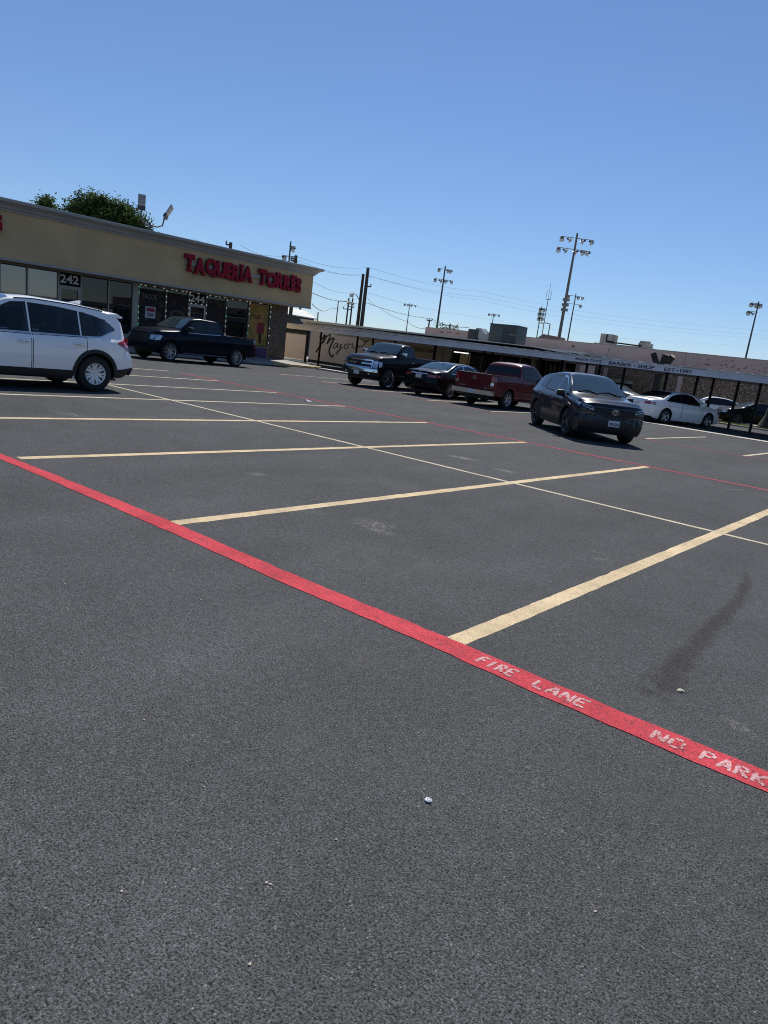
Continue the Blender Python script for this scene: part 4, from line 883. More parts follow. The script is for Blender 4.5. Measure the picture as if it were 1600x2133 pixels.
    gl = M_GLASS_DARK
    c.window([(0.0, 1.115), (0.90, 1.085)], [(0.0, 1.53), (0.25, 1.50), (0.50, 1.36), (0.90, 1.105)], gl, trim=M_CHR); c.window([(-0.92, 1.14), (-0.06, 1.12)], [(-0.92, 1.46), (-0.5, 1.52), (-0.06, 1.535)], gl)
    c.window([(-1.50, 1.225), (-1.0, 1.155)], [(-1.50, 1.245), (-1.3, 1.36), (-1.0, 1.44)], gl)
    c.topwin('windshield', 1.16, 0.27, M_GLASS_SKY, 0.97, 0.94, curve=0.14); c.topwin('rear_window', xR+0.13, xR+0.50, M_GLASS_DARK, 0.95, 0.9); c.wipers(1.12, 0.014)
    c.door(-0.04, 1.05, 0.45, None, (0.12, 0.90, grey)); c.door(-1.08, -0.06, 0.45, None, (-0.92, 0.93, grey)); c.cladding(M_BLK, 0.07, 0.42); c.mirrors(0.78, 1.09, M_BLK, dy=0.12)
    up = c.face('upper_grille', -0.60, 0.60, lambda y: 0.66+0.10*(abs(y)/0.62)**2.5, lambda y: 0.885, M_BLK, 1, off=0.012, ny=19)[0]
    for z in (0.74, 0.80, 0.85): c.fbox('grille_bar', M_SEAM, 1, -0.50, 0.50, z-0.006, z+0.006, t=0.008, parent=up)
    c.fbox('grille_chrome', M_DALLOY, 1, -0.62, 0.62, 0.875, 0.90, t=0.014)
    c.face('lower_grille', -0.66, 0.66, lambda y: 0.33, lambda y: 0.60-0.12*max(0, (abs(y)-0.3)/0.36), M_BLK, 1, off=0.014, ny=17)
    c.face('bumper_trim', -0.80, 0.80, 0.25, 0.335, M_BLK, 1, off=0.02, ny=17); c.face('fog_recess', 0.66, 0.79, 0.38, 0.60, M_BLK, 1, off=0.012, both=True)
    for h in c.face('head_lamp', 0.56, 0.80, lambda y: 0.80+0.07*(y-0.56)/0.24, lambda y: 0.89+0.05*(y-0.56)/0.24, M_HEAD, 1, off=0.014, both=True):
        sg = 1 if h.data.vertices[0].co.y > 0 else -1
        c.face('lamp_shroud', *((0.58, 0.77) if sg > 0 else (-0.77, -0.58)), lambda y: 0.815+0.07*(abs(y)-0.56)/0.24, lambda y: 0.86+0.05*(abs(y)-0.56)/0.24, M_BLK, 1, off=0.02, ny=6, nz=2, parent=h)
    c.side('head_lamp', xF-0.46, xF-0.06, lambda x: float(np.interp(x, [xF-0.46, xF-0.06], [0.955, 0.87])), lambda x: float(np.interp(x, [xF-0.46, xF-0.06], [0.975, 0.94])), M_HEAD, off=0.010, nx=8, nz=3)
    c.emblem(1, 0, 0.80, 0.066, M_CHR, 'ovals', 0.035); c.plate(1, 0.52, 'VBR-5264', off=0.035)
    for a, bb in (((0.30, 1.42), (-0.35, 1.20)),):
        pass
    c.wheels(M_DALLOY, 5, 0.66, twin=True, tw=0.235, spw=0.22)

    # 7 --- white sedan at an angle by the canopy
    c = Car('sedan', 'white sedan half under the canopy edge, tail towards the lot', 'sedan', (-10.78, 34.55), heading(0.42, 0.908), sedan_spec(2.775, 0.96, 1.07, 1.84, 1.47, 0.335), white)
    sedan_common(c, M_GLASS_DARK, M_BLK, white); c.face('tail_lamp', 0.48, 0.785, 0.80, 0.915, M_TAIL, -1, off=0.014, both=True)
    for t_ in c.side('tail_lamp', c.xR+0.02, c.xR+0.34, 0.80, lambda x: 0.91, M_TAIL, off=0.012, nx=6, nz=4):
        sg = 1 if t_.data.vertices[0].co.y > 0 else -1
        c.side('lamp_rim', c.xR+0.02, c.xR+0.34, 0.845, 0.875, M_HEAD, off=0.015, nx=5, nz=2, sides=(sg,), parent=t_)
    c.plate(-1, 0.78); c.fbox('trunk_trim', M_CHR, -1, -0.45, 0.45, 0.905, 0.93, t=0.01); c.side('sill_trim', -0.95, 0.95, lambda x: c.zb(x)+0.002, 0.28, white, off=0.014, nx=8, nz=3)
    c.wheels(M_ALLOY, 5, 0.68, tw=0.22, spw=0.30)

    # 8-10 --- cars on the drive behind the lawn strip
    c = Car('sedan', 'white sedan on the drive behind the lawn strip, facing left', 'sedan', (-13.1, 49.7), heading(-0.90, -0.43), sedan_spec(2.8, 0.9, 1.0, 1.82, 1.46, 0.335), white)
    sedan_common(c, M_GLASS_DARK, M_BLK, white, M_GLASS_SKY); c.face('tail_lamp', 0.48, 0.77, 0.80, 0.91, M_TAIL, -1, off=0.014, both=True); c.face('head_lamp', 0.48, 0.77, 0.62, 0.72, M_HEAD, 1, off=0.014, both=True); c.wheels(M_ALLOY, 5, 0.66, spw=0.25)
    c = Car('sedan', 'black sedan facing the lawn strip beside the thick cut trunk', 'sedan', (-10.05, 47.9), heading(-0.80, -0.60), sedan_spec(2.78, 0.98, 1.05, 1.85, 1.44, 0.335), black)
    sedan_common(c, M_GLASS_DARK, M_BLK, black, M_GLASS_SKY); c.face('tail_lamp', 0.48, 0.77, 0.80, 0.91, M_TAIL, -1, off=0.014, both=True); c.face('head_lamp', 0.5, 0.79, 0.64, 0.74, M_HEAD, 1, off=0.014, both=True)
    c.face('grille', -0.45, 0.45, 0.42, 0.66, M_BLK, 1, off=0.014); c.emblem(1, 0, 0.56, 0.05, M_CHR, 'ring'); c.wheels(M_DALLOY, 5, 0.66, spw=0.25)
    silver = mat('silver_car_paint', (0.36, 0.39, 0.41), rough=0.3, metal=0.6, coat=1.0)
    c = Car('sedan', 'silver sedan on the back drive, mostly hidden behind the dark grey crossover', 'sedan', (-19.0, 47.6), heading(1.0, -0.12), sedan_spec(2.75, 0.95, 1.0, 1.80, 1.46, 0.33), silver)
    sedan_common(c, M_GLASS_DARK, M_BLK, silver, M_GLASS_SKY); c.face('head_lamp', 0.48, 0.77, 0.62, 0.72, M_HEAD, 1, off=0.014, both=True); c.face('tail_lamp', 0.48, 0.77, 0.80, 0.91, M_TAIL, -1, off=0.014, both=True); c.wheels(M_ALLOY, 5, 0.66, spw=0.25)
    c = Car('sedan', 'black sedan deep under the canopy behind the red pickup', 'sedan', (-19.6, 39.6), heading(1.0, 0.05), sedan_spec(2.75, 0.95, 1.0, 1.80, 1.45, 0.33), black)
    sedan_common(c, M_GLASS_DARK, M_BLK, black); c.face('head_lamp', 0.48, 0.77, 0.62, 0.72, M_HEAD, 1, off=0.014, both=True); c.face('tail_lamp', 0.48, 0.77, 0.80, 0.91, M_TAIL, -1, off=0.014, both=True); c.wheels(M_DALLOY, 5, 0.66, spw=0.25)
build_cars()

# ------------------------------------------------------------------ strip mall with the red sign (left)
TILT = 0.0142
mall = thing('strip_mall', 'tan stucco strip mall with dark shop windows and a pebble clad end pillar', 'building', (-35.0, 22.0, 0.0))
mall.rotation_euler = (TILT, 0, 0)
def ML(name, m, x0, x1, y0, y1, z0, z1, parent=mall, bev=0.0):   # box given in lot coordinates, kept relative to the mall's root
    return box_obj(name, m, parent, x0+35, x1+35, y0-22, y1-22, z0, z1, bev=bev)
YE = 32.0; ZF = 3.44; ZC = 5.40; ZT = 5.86
ML('core_wall', M_INT, -60, -35.35, -14, YE-0.15, -0.3, 5.2)
ML('fascia', M_STUCCO, -36.5, -33.0, -14, YE, ZF, ZC+0.05)
ML('soffit_trim', M_CORN, -33.06, -32.975, -14, YE+0.02, ZF-0.03, ZF+0.075)
b = MB()
prof = [(-33.0, ZC), (-32.93, ZC), (-32.93, ZC+0.07), (-32.86, ZC+0.10), (-32.80, ZC+0.20), (-32.66, ZC+0.30), (-32.56, ZC+0.33), (-32.56, ZC+0.42), (-33.1, ZC+0.42)]
sec = []
for yy, ex in ((-14, 0.0), (YE, 1.0)):
    sec.append([(x+35, yy-22+(x+33.0)*ex, z) for x, z in prof])
back = [(-50+35, YE-22+(x+33.0), z) for x, z in prof]
b.grid([sec[0], sec[1], back]); b.build('cornice', M_CORN, mall)
b = MB(); cp = [(-32.58, ZC+0.422), (-32.53, ZC+0.422), (-32.53, ZC+0.455), (-36, ZC+0.48)]
b.grid([[(x+35, -14-22, z) for x, z in cp], [(x+35, YE-22+0.47, z) for x, z in cp], [(-50+35, YE-22+(0.47 if x > -33 else -3), z) for x, z in cp]]); b.build('parapet_cap', M_CAPM, mall)
ML('return_wall', M_STUCCO, -60, -36.52, YE-0.15, YE, -0.3, ZC+0.04)
ML('roof_deck', M_ROOFG, -60, -36.5, -14, YE-0.16, 5.2, 5.28)
for yj in (6.5, 17.05, 26.6):
    ML('stucco_joint', M_CORN, -33.004, -32.996, yj, yj+0.018, ZF+0.08, ZC)
ML('pillar', M_STONE, -35.34, -34.98, 30.52, 31.95, 0.0, ZF-0.002)
# storefront: frame members and one pane per bay
mull = [-13.2, -11.6, -10.0, -8.4, -7.2, -5.6, -4.0, -2.4, -0.8, 0.4, 2.0, 3.6, 5.2, 6.8, 8.4, 10.0, 11.5, 13.1, 14.4, 15.62, 17.08, 18.2, 19.66, 21.02]
mull2 = [21.34, 23.0, 24.47, 25.64, 27.06, 28.76, 30.46]
for y in mull+mull2: ML('mullion', M_ALU, -35.06, -34.94, y-0.032, y+0.032, -0.1, ZF-0.003)
ML('jamb_panel', M_ALU, -35.1, -34.93, 21.055, 21.30, -0.1, ZF-0.003)
for a, bb in list(zip(mull[:-1], mull[1:]))+list(zip(mull2[:-1], mull2[1:])):
    door = a in (17.08, 24.47); a += 0.034; bb -= 0.034
    if door:
        d = ML('shop_door', M_GLASS_SHOP, -35.03, -35.01, a+0.1, bb-0.1, 0.28, 2.62)
        for q_ in ((a, a+0.11, 0.05, 2.78), (bb-0.11, bb, 0.05, 2.78)): ML('door_stile', M_ALU, -35.05, -34.95, *q_, parent=d)
        ML('door_rail', M_ALU, -35.05, -34.95, a+0.112, bb-0.112, 2.62, 2.78, parent=d); ML('door_rail', M_ALU, -35.05, -34.95, a+0.112, bb-0.112, 0.05, 0.28, parent=d)
        b = MB(); b.tube([(0.0+0.05, a+0.16-22, 1.05), (0.1, a+0.16-22, 1.05), (0.1, a+0.16-22, 1.45), (0.05, a+0.16-22, 1.45)], 0.014, 6); b.build('handle', M_CHR, d)
        ML('transom_pane', M_INT, -35.03, -35.01, a, bb, 2.79, ZF-0.004)
    else:
        ML('window_pane', M_GLASS_COAT if bb < 17.1 else M_GLASS_SHOP, -35.03, -35.01, a, bb, 0.78, ZF-0.004)
        ML('sill', M_ALU, -35.07, -34.93, a, bb, 0.72, 0.78)
        ML('bulkhead', mat('purple_bulkhead', (0.07, 0.045, 0.13), rough=0.7) if a > 21.3 else M_CORN, -35.05, -34.97, a, bb, -0.1, 0.72)
    ML('head_rail', M_ALU, -35.05, -34.945, a, bb, ZF-0.065, ZF-0.005)
# house numbers on the transoms
M_NUM = mat('white_vinyl', (0.88, 0.88, 0.88), rough=0.6)
def wall_text(s, y0, y1, z0, h, x, m, name, parent, depth=0.004, offset=0.0, shear=0.0):
    me = text_mesh(s, 1.0, depth, offset, [m], shear); lo, hi = bounds(me); sx = (y1-y0)/(hi[0]-lo[0]); sz = h/(hi[1]-lo[1])
    for v in me.vertices: v.co = (x+35+v.co.z, y0-22+(v.co.x-lo[0])*sx, z0+(v.co.y-lo[1])*sz)
    return link(name, me, parent)
wall_text('242', 17.17, 18.10, 2.90, 0.40, -34.995, M_NUM, 'house_number', mall, offset=0.025)
wall_text('244', 24.55, 25.55, 2.88, 0.40, -34.995, M_NUM, 'house_number', mall, offset=0.025)

# red channel letter signs
def channel_sign(word, ys, ye, z0, h, label):
    root = thing('channel_letter_sign', label, 'sign', (-33.0, 22.0, 0.0)); root.rotation_euler = (TILT, 0, 0)
    mes = []
    for ch in word: mes.append(None if ch == ' ' else text_mesh(ch, 1.0, 0.07, 0.05, [M_SIGN, M_SIGNS]))
    ws = [0.55 if me is None else bounds(me)[1][0]-bounds(me)[0][0] for me in mes]; gap = 0.015
    tot = sum(ws)+gap*(len(ws)-1); sx = (ye-ys)/tot; y = ys
    for ch, me, w in zip(word, mes, ws):
        if me is not None:
            lo, hi = bounds(me); sz = h/(hi[1]-lo[1]); zz = z0+0.05*math.sin(y*5.1)
            if ch == 'Q': sz *= 1.12; zz -= 0.1
            bm = bmesh.new(); bm.from_mesh(me)
            for v in bm.verts: v.co = (0.16+v.co.z, y-22+(v.co.x-lo[0])*sx, zz+(v.co.y-lo[1])*sz)
            bm.normal_update()
            for f in bm.faces: f.material_index = 0 if f.normal.x > 0.8 else 1
            if ch in 'TAIERU':     # slab feet of the display face
                def slab(yc, zc, wd, ht):
                    r = bmesh.ops.create_cube(bm, size=1.0)
                    for v in r['verts']: v.co = (0.157+v.co.x*0.13, yc+v.co.y*wd, zc+v.co.z*ht)
                W_ = w*sx; yc = y-22+W_/2
                if ch in 'T': slab(yc, zz+0.045, W_*0.55, 0.11); slab(yc-W_*0.44, zz+h*0.80, W_*0.16, h*0.22); slab(yc+W_*0.44, zz+h*0.80, W_*0.16, h*0.22)
                if ch in 'I': slab(yc, zz+0.045, W_*1.35, 0.10); slab(yc, zz+h-0.045, W_*1.35, 0.10)
                if ch in 'AR': slab(y-22+W_*0.12, zz+0.04, W_*0.36, 0.09); slab(y-22+W_*0.88, zz+0.04, W_*0.36, 0.09)
            bm.to_mesh(me); bm.free(); o = link('letter', me, root)
        y += (w+gap)*sx
    b = MB(); b.box(0.004, 0.085, ys-22+0.1, ye-22-0.1, z0+h*0.42, z0+h*0.60); b.build('raceway', M_CORN, root)
    return root
channel_sign('TAQUERIA TORRES', 22.62, 30.85, 4.28, 0.86, 'red channel letters spelling two words on the tan fascia')
channel_sign('G', 12.85, 13.62, 4.48, 0.72, 'single red channel letter cropped at the picture edge')
# lettering, notices and prints behind the shop glass
M_PRINT = mat('faded_print', (0.16, 0.15, 0.14), rough=0.7)
MURAL = bpy.data.materials.new('yellow_mural_print'); MURAL.use_nodes = True
def mural_nodes():
    nt = MURAL.node_tree; bs = nt.nodes['Principled BSDF']; g = nt.nodes.new('ShaderNodeNewGeometry'); n = noise_node(nt, g.outputs['Position'], 1.1, 3)
    cr = nt.nodes.new('ShaderNodeValToRGB'); nt.links.new(n, cr.inputs[0]); e = cr.color_ramp.elements
    e[0].position = 0.36; e[0].color = (0.17, 0.15, 0.02, 1); e[1].position = 0.62; e[1].color = (0.40, 0.16, 0.03, 1); k = e.new(0.5); k.color = (0.34, 0.22, 0.05, 1)
    nt.links.new(cr.outputs[0], bs.inputs['Base Color']); bs.inputs['Roughness'].default_value = 0.5
mural_nodes()
FOOD = pebble_material('food_photo_print', 3.2, [(0.0, (0.012, 0.010, 0.012)), (0.45, (0.03, 0.014, 0.014)), (0.65, (0.06, 0.022, 0.02)), (0.85, (0.07, 0.05, 0.02)), (0.96, (0.10, 0.085, 0.07))], dark=(0.008, 0.007, 0.010), bdist=0.0)
def flat_thing(name, label, cat, y0, y1, z0, z1, m, x=-34.996):
    r = thing(name, label, cat, (-35.0, 22.0, 0.0)); r.rotation_euler = (TILT, 0, 0)
    box_obj('sheet', m, r, x+35-0.003, x+35, y0-22, y1-22, z0, z1); return r
r = flat_thing('window_poster', 'dark food poster headed TACOS in the first lit window', 'poster', 21.45, 22.92, 1.0, 3.20, FOOD); wall_text('TACOS', 21.55, 22.45, 2.70, 0.26, -34.990, mat('poster_type', (0.24, 0.23, 0.22), rough=0.7), 'print', r, 0.002, 0.01)
r = flat_thing('paper_notice', 'white notice sheet with red print stuck on the TACOS poster', 'notice', 21.78, 22.40, 1.72, 2.32, mat('white_paper', (0.55, 0.53, 0.55), rough=0.8), x=-34.985)
box_obj('print', mat('red_print', (0.35, 0.03, 0.06), rough=0.8), r, 0.0165, 0.018, 21.86-22, 22.34-22, 2.06, 2.25)
for z in (1.92, 1.84): box_obj('print', M_PAINTK, r, 0.0165, 0.018, 21.92-22, 22.28-22, z, z+0.045)
r = flat_thing('window_poster', 'dark poster with an oval plate between the TACOS poster and the door', 'poster', 23.1, 24.4, 1.0, 3.20, FOOD)
b = MB(); n = 30
for i in range(n):
    a, c_ = 2*math.pi*i/n, 2*math.pi*(i+1)/n; o_, i_ = 1.0, 0.82
    b.add([(0.012, 23.78-22+0.45*o_*math.cos(a), 2.05+0.26*o_*math.sin(a)), (0.012, 23.78-22+0.45*o_*math.cos(c_), 2.05+0.26*o_*math.sin(c_)), (0.012, 23.78-22+0.45*i_*math.cos(c_), 2.05+0.26*i_*math.sin(c_)), (0.012, 23.78-22+0.45*i_*math.cos(a), 2.05+0.26*i_*math.sin(a))], [(0, 1, 2, 3)])
b.build('print', M_PRINT, r)
flat_thing('window_poster', 'dark food poster right of the door marked 244', 'poster', 25.75, 26.95, 1.0, 3.20, FOOD)
r = flat_thing('window_mural', 'yellow and orange fruit mural filling the last window by the pillar', 'mural', 28.84, 30.36, 0.82, 3.30, MURAL)
wall_text('Fruta', 28.95, 29.75, 2.42, 0.34, -34.990, mat('dark_red_script', (0.08, 0.012, 0.012), rough=0.7), 'print', r, 0.002, 0.012, 0.35)
b = MB(); b.prism([(29.55-22, 1.55), (30.05-22, 1.55), (30.12-22, 2.1), (29.98-22, 2.25), (29.62-22, 2.25), (29.48-22, 2.1)], 0.010, 0.012, 'yz'); b.build('print', mat('red_cup_print', (0.20, 0.012, 0.02), rough=0.6), r)
b = MB(); b.prism([(29.7-22, 0.98), (29.9-22, 0.98), (29.93-22, 1.548), (29.67-22, 1.548)], 0.010, 0.012, 'yz'); b.build('print', M_PAINTK, r)
# string of white and green fairy lights round the restaurant's windows
ledw = mat('white_led', (1, 1, 1), emit=(0.95, 1.0, 0.85), estr=0.3); ledg = mat('green_led', (0.2, 1, 0.3), emit=(0.15, 0.9, 0.25), estr=0.25)
string = thing('string_light', 'string of white and green fairy lights framing the restaurant windows', 'string light', (-35.0, 22.0, 0.0)); string.rotation_euler = (TILT, 0, 0)
b = MB(); b.box(0.07, 0.078, 21.33-22, 30.5-22, ZF-0.075, ZF-0.068)
for y in mull2: b.box(0.07, 0.078, y-22-0.004, y-22+0.004, 0.8, ZF-0.07)
b.build('cable', M_WIRE, string)
mw, mg = MB(), MB(); mw.box(-0.014, 0.014, -0.045, 0.045, -0.014, 0.014, bev=0.008); mg.box(-0.014, 0.014, -0.014, 0.014, -0.05, 0.05, bev=0.008); mw2 = MB(); mw2.box(-0.013, 0.013, -0.013, 0.013, -0.045, 0.045, bev=0.008)
mw, mg, mw2 = mw.mesh('bulb', ledw), mg.mesh('bulb', ledg), mw2.mesh('bulb', ledw)
y = 21.45
while y < 30.4:
    link('bulb', mw, string, (0.09, y-22, ZF-0.075)); y += random.choice((0.25, 0.4, 0.55, 0.8))
for i, y in enumerate(mull2):
    z = ZF-0.18
    while z > 1.0:
        link('bulb', mg if (i in (0,) or random.random() < 0.15) else mw2, string, (0.09, y-22, z)); z -= random.choice((0.3, 0.45, 0.7))
for y in (24.6, 24.9, 25.3): link('bulb', mw, string, (0.09, y-22, 2.80))

# twin LED floodlights on the parapet
fl = thing('roof_floodlight', 'twin LED floodlight on a curved bracket above the tan parapet', 'floodlight', (-33.6, 20.9, 6.0))
b = MB(); b.tube([(0, 0, -0.5), (0, 0, 0.32)], 0.05, 8); b.tube([(0, 0, 0.22), (0, -0.22, 0.2), (0, -0.42, 0.32), (0, -0.5, 0.6), (0, -0.5, 0.8)], 0.035, 8); b.tube([(0, 0, 0.22), (0, 0.4, 0.2), (0, 0.72, 0.33), (0, 0.78, 0.6), (0, 0.80, 0.75)], 0.035, 8); b.build('bracket', M_DPOLE, fl, smooth=40)
for nm, loc, rot in (('lamp_head', (0, -0.5, 0.80), (0, -0.12, -0.57)), ('lamp_head', (0, 0.82, 0.72), (-0.42, 0.35, 0.55))):
    e = link(nm, None, fl, loc); e.rotation_euler = rot
    box_obj('driver_box', M_DPOLE, e, -0.06, 0.06, -0.19, 0.19, 0.0, 0.2, bev=0.02); box_obj('led_panel', M_LAMPG, e, -0.03, 0.035, -0.18, 0.18, 0.21, 0.75, bev=0.01)
    for z_ in (0.36, 0.48, 0.60): box_obj('panel_bar', M_DPOLE, e, 0.036, 0.042, -0.17, 0.17, z_, z_+0.018)

# ------------------------------------------------------------------ side gate between the two buildings
gt = thing('side_gate', 'pale sheet gate with barred top between pillar and lettered wall', 'gate', (-40.9, 38.4, 0.0))
box_obj('panel', mat('pale_gate_sheet', (0.74, 0.70, 0.64), rough=0.7, var=0.08, vscale=2), gt, -1.25, 1.15, -0.03, 0.03, 0.2, 2.02); 
for x in (-1.32, 1.22): box_obj('gate_post', M_STEEL if x > 0 else M_ALU, gt, x-0.09, x+0.06, -0.06, 0.06, 0.0, 2.5)
box_obj('rail', M_GALV, gt, -1.25, 1.15, -0.04, 0.04, 2.03, 2.09); box_obj('rail', M_GALV, gt, -1.25, 1.15, -0.04, 0.04, 2.44, 2.49)
bar = MB(); bar.box(-0.012, 0.012, -0.012, 0.012, 2.09, 2.44); bar = bar.mesh('bar', M_STEEL)
for i in range(16): link('bar', bar, gt, (-1.17+i*0.15, 0, 0))
box_obj('backing', mat('green_screen', (0.05, 0.075, 0.06), rough=0.8), gt, -1.24, 1.14, 0.05, 0.06, 2.1, 2.43)

# ------------------------------------------------------------------ barber shop block under the canopy
shop = thing('barber_shop', 'low cream barber shop under the canopy with script painted on its wall', 'building', (-30.0, 42.9, 0.0))
def SB(name, m, x0, x1, y0, y1, z0, z1, parent=shop): return box_obj(name, m, parent, x0+30, x1+30, y0-42.9, y1-42.9, z0, z1)
SB('wall', M_WALL, -44, -30.35, 42.9, 43.2, -0.2, 3.0); SB('back_wall', M_INT, -30.35, -19.6, 45.2, 45.5, -0.2, 3.0); SB('end_wall', M_PINK, -19.9, -19.6, 42.9, 45.2, -0.2, 3.0)
SB('wall_base', M_STEEL, -44, -30.35, 42.86, 42.898, -0.1, 0.16); SB('reveal', M_WALL, -30.5, -30.36, 43.2, 45.2, -0.2, 3.0)
SB('roof', M_ROOFG, -44.5, -19.3, 42.85, 52.5, 3.0, 3.12)
for x0, x1 in ((-30.2, -28.9), (-28.8, -27.5), (-27.4, -26.1), (-26.0, -24.6), (-24.5, -23.2), (-21.4, -20.1)):
    w_ = SB('shop_window', M_GLASS_SHOP, x0, x1, 44.1, 44.13, 0.5, 2.6); SB('window_frame', M_ALU, x0-0.05, x0, 44.06, 44.16, 0.0, 2.7, w_); SB('window_frame', M_ALU, x1, x1+0.05, 44.06, 44.16, 0.0, 2.7, w_); SB('stall_riser', M_STEEL, x0, x1, 44.1, 44.16, -0.1, 0.5, w_)
d_ = SB('shop_door', M_GLASS_SHOP, -22.5, -21.5, 44.1, 44.14, 0.1, 2.4); SB('door_frame', M_ALU, -22.56, -22.5, 44.05, 44.18, 0, 2.5, d_); SB('door_frame', M_ALU, -21.5, -21.44, 44.05, 44.18, 0, 2.5, d_)
SB('tube_lamp', mat('lit_tube', (1, 1, 1), emit=(1, 1, 0.95), estr=1.1), -30.0, -28.8, 43.9, 43.98, 2.18, 2.25)
for x in (-23.0, -20.9): SB('column', M_WALL, x-0.12, x+0.12, 43.0, 43.24, 0, 3.0)
# hand painted script on the cream wall
def on_wall(zx, zy, Y=42.89):
    px, py = 640+zx/7.2727, 680+zy/7.2727; d = F_+R_*(px-800)/FPX-U_*(py-1066.5)/FPX; p = EYE+d*(Y/d[1]); return p
def brush(name, strokes, parent):
    q = MB(); k = 0
    for pts, w0 in strokes:
        P = [on_wall(*p) for p in pts]; P = np.array([[p[0]+30, p[2]] for p in P])
        t = np.linspace(0, len(P)-1, (len(P)-1)*6+1); i = np.clip(t.astype(int), 0, len(P)-2); u = (t-i)[:, None]
        p0, p1, p2, p3 = P[np.clip(i-1, 0, None)], P[i], P[i+1], P[np.clip(i+2, None, len(P)-1)]
        c = 0.5*((2*p1)+(-p0+p2)*u+(2*p0-5*p1+4*p2-p3)*u**2+(-p0+3*p1-3*p2+p3)*u**3)
        dd = np.gradient(c, axis=0); dd /= np.linalg.norm(dd, axis=1)[:, None]+1e-9; n = np.stack([-dd[:, 1], dd[:, 0]], 1)
        w = w0*(0.65+0.5*np.abs(dd[:, 1]))/2; k += 1; yy = -0.006-0.002*k
        q.grid([[(a[0]+m_[0]*ww, yy, a[1]+m_[1]*ww), (a[0]-m_[0]*ww, yy, a[1]-m_[1]*ww)] for a, m_, ww in zip(c, n, w)])
    o = q.build(name, M_PAINTK, parent); return o
script = thing('wall_script', 'black brush script lettering painted on the cream wall', 'sign', (-30.0, 42.9, 0.0))
brush('script_letter', [([(190,150),(212,188),(240,178),(252,150),(262,132),(276,150),(250,205),(205,275),(130,392)], 0.16), ([(238,250),(285,165),(335,125),(350,140),(318,215),(300,262)], 0.12), ([(300,262),(345,205),(392,178),(404,192),(362,280),(334,355),(345,425),(378,460),(402,425)], 0.16)], script)
brush('script_letter', [([(462,258),(430,258),(398,305),(404,332),(438,308),(462,262),(452,318),(480,310)], 0.085)], script)
brush('script_letter', [([(480,310),(515,268),(498,335),(458,418),(436,405),(470,362),(545,312)], 0.085)], script)
brush('script_letter', [([(600,262),(565,285),(563,325),(592,338),(620,305),(612,265),(648,272)], 0.085)], script)
brush('script_letter', [([(648,272),(694,264),(678,312),(705,332),(745,318),(800,300),(830,302)], 0.085)], script)
brush('script_letter', [([(797,178),(820,196),(850,172),(900,158),(938,178),(925,216),(880,232),(850,205),(885,165),(905,200),(868,262),(835,300)], 0.10)], script)
me = text_mesh('(972)263-2484', 1.0, 0.004, 0.01, [M_PAINTK]); lo, hi = bounds(me)
A_, B_ = on_wall((852-640)*7.2727, (730.5-680)*7.2727), on_wall((905-640)*7.2727, (737-680)*7.2727)
for v in me.vertices: v.co = ((v.co.x-lo[0])/(hi[0]-lo[0])*(B_[0]-A_[0])+A_[0]+30, -0.008-v.co.z, A_[2]-0.03+(v.co.y-lo[1])/(hi[1]-lo[1])*0.34)
link('phone_number', me, script)

# ------------------------------------------------------------------ long walkway canopy
can = thing('walkway_canopy', 'long low grey walkway canopy on thin black posts with barber lettering', 'canopy', (-16.0, 37.0, 0.0))
def CB(name, m, x0, x1, y0, y1, z0, z1, parent=can, bev=0.0): return box_obj(name, m, parent, x0+16, x1+16, y0-37, y1-37, z0, z1, bev=bev)
CY = 34.2; CT = 2.58; CBm = 2.305; KX = 34.2/35.2
segs = [-39.0, -33.0, -27.0, -21.0, -15.0, -9.0, -3.0, 3.0, 9.0, 14.0]
for a, bb in zip(segs[:-1], segs[1:]):
    CB('fascia', M_FASC, a+0.004, bb-0.004, CY, CY+0.05, CBm, CT); CB('drip_edge', M_FASC, a+0.006, bb-0.006, CY-0.025, CY-0.001, CT-0.07, CT+0.012)
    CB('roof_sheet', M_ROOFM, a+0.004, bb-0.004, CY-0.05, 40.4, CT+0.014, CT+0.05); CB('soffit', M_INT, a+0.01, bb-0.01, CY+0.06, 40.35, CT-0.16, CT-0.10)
x = -38.8
while x < 13.8: CB('roof_rib', M_ROOFM, x, x+0.05, CY-0.04, 40.38, CT+0.052, CT+0.085); x += 0.62
CB('back_fascia', M_FASC, -39, 14, 40.36, 40.42, CBm, CT)
pm = MB(); pm.box(-0.05, 0.05, -0.05, 0.05, -0.05, CT-0.16); pm = pm.mesh('post', M_STEEL)
pmk = MB(); pmk.box(-0.065, 0.065, -0.065, 0.065, -0.05, CT-0.16); pmk = pmk.mesh('post', M_STEEL)
for x in (-36.72, -33.2, -29.9, -26.6, -23.0, -19.27, -17.94, -16.45, -14.36, -12.15, -10.67, -9.91, -8.78, -7.82, -5.2, -2.0, 1.2, 4.5, 8, 12): link('post', pm, can, (x*KX+16, -1.2, 0))
for x in (-34.0, -28.5, -24.0, -19.1, -16.8, -13.0, -8.4+1.5, -3, 2, 7): link('post', pm, can, (x+16, 2.4, 0))
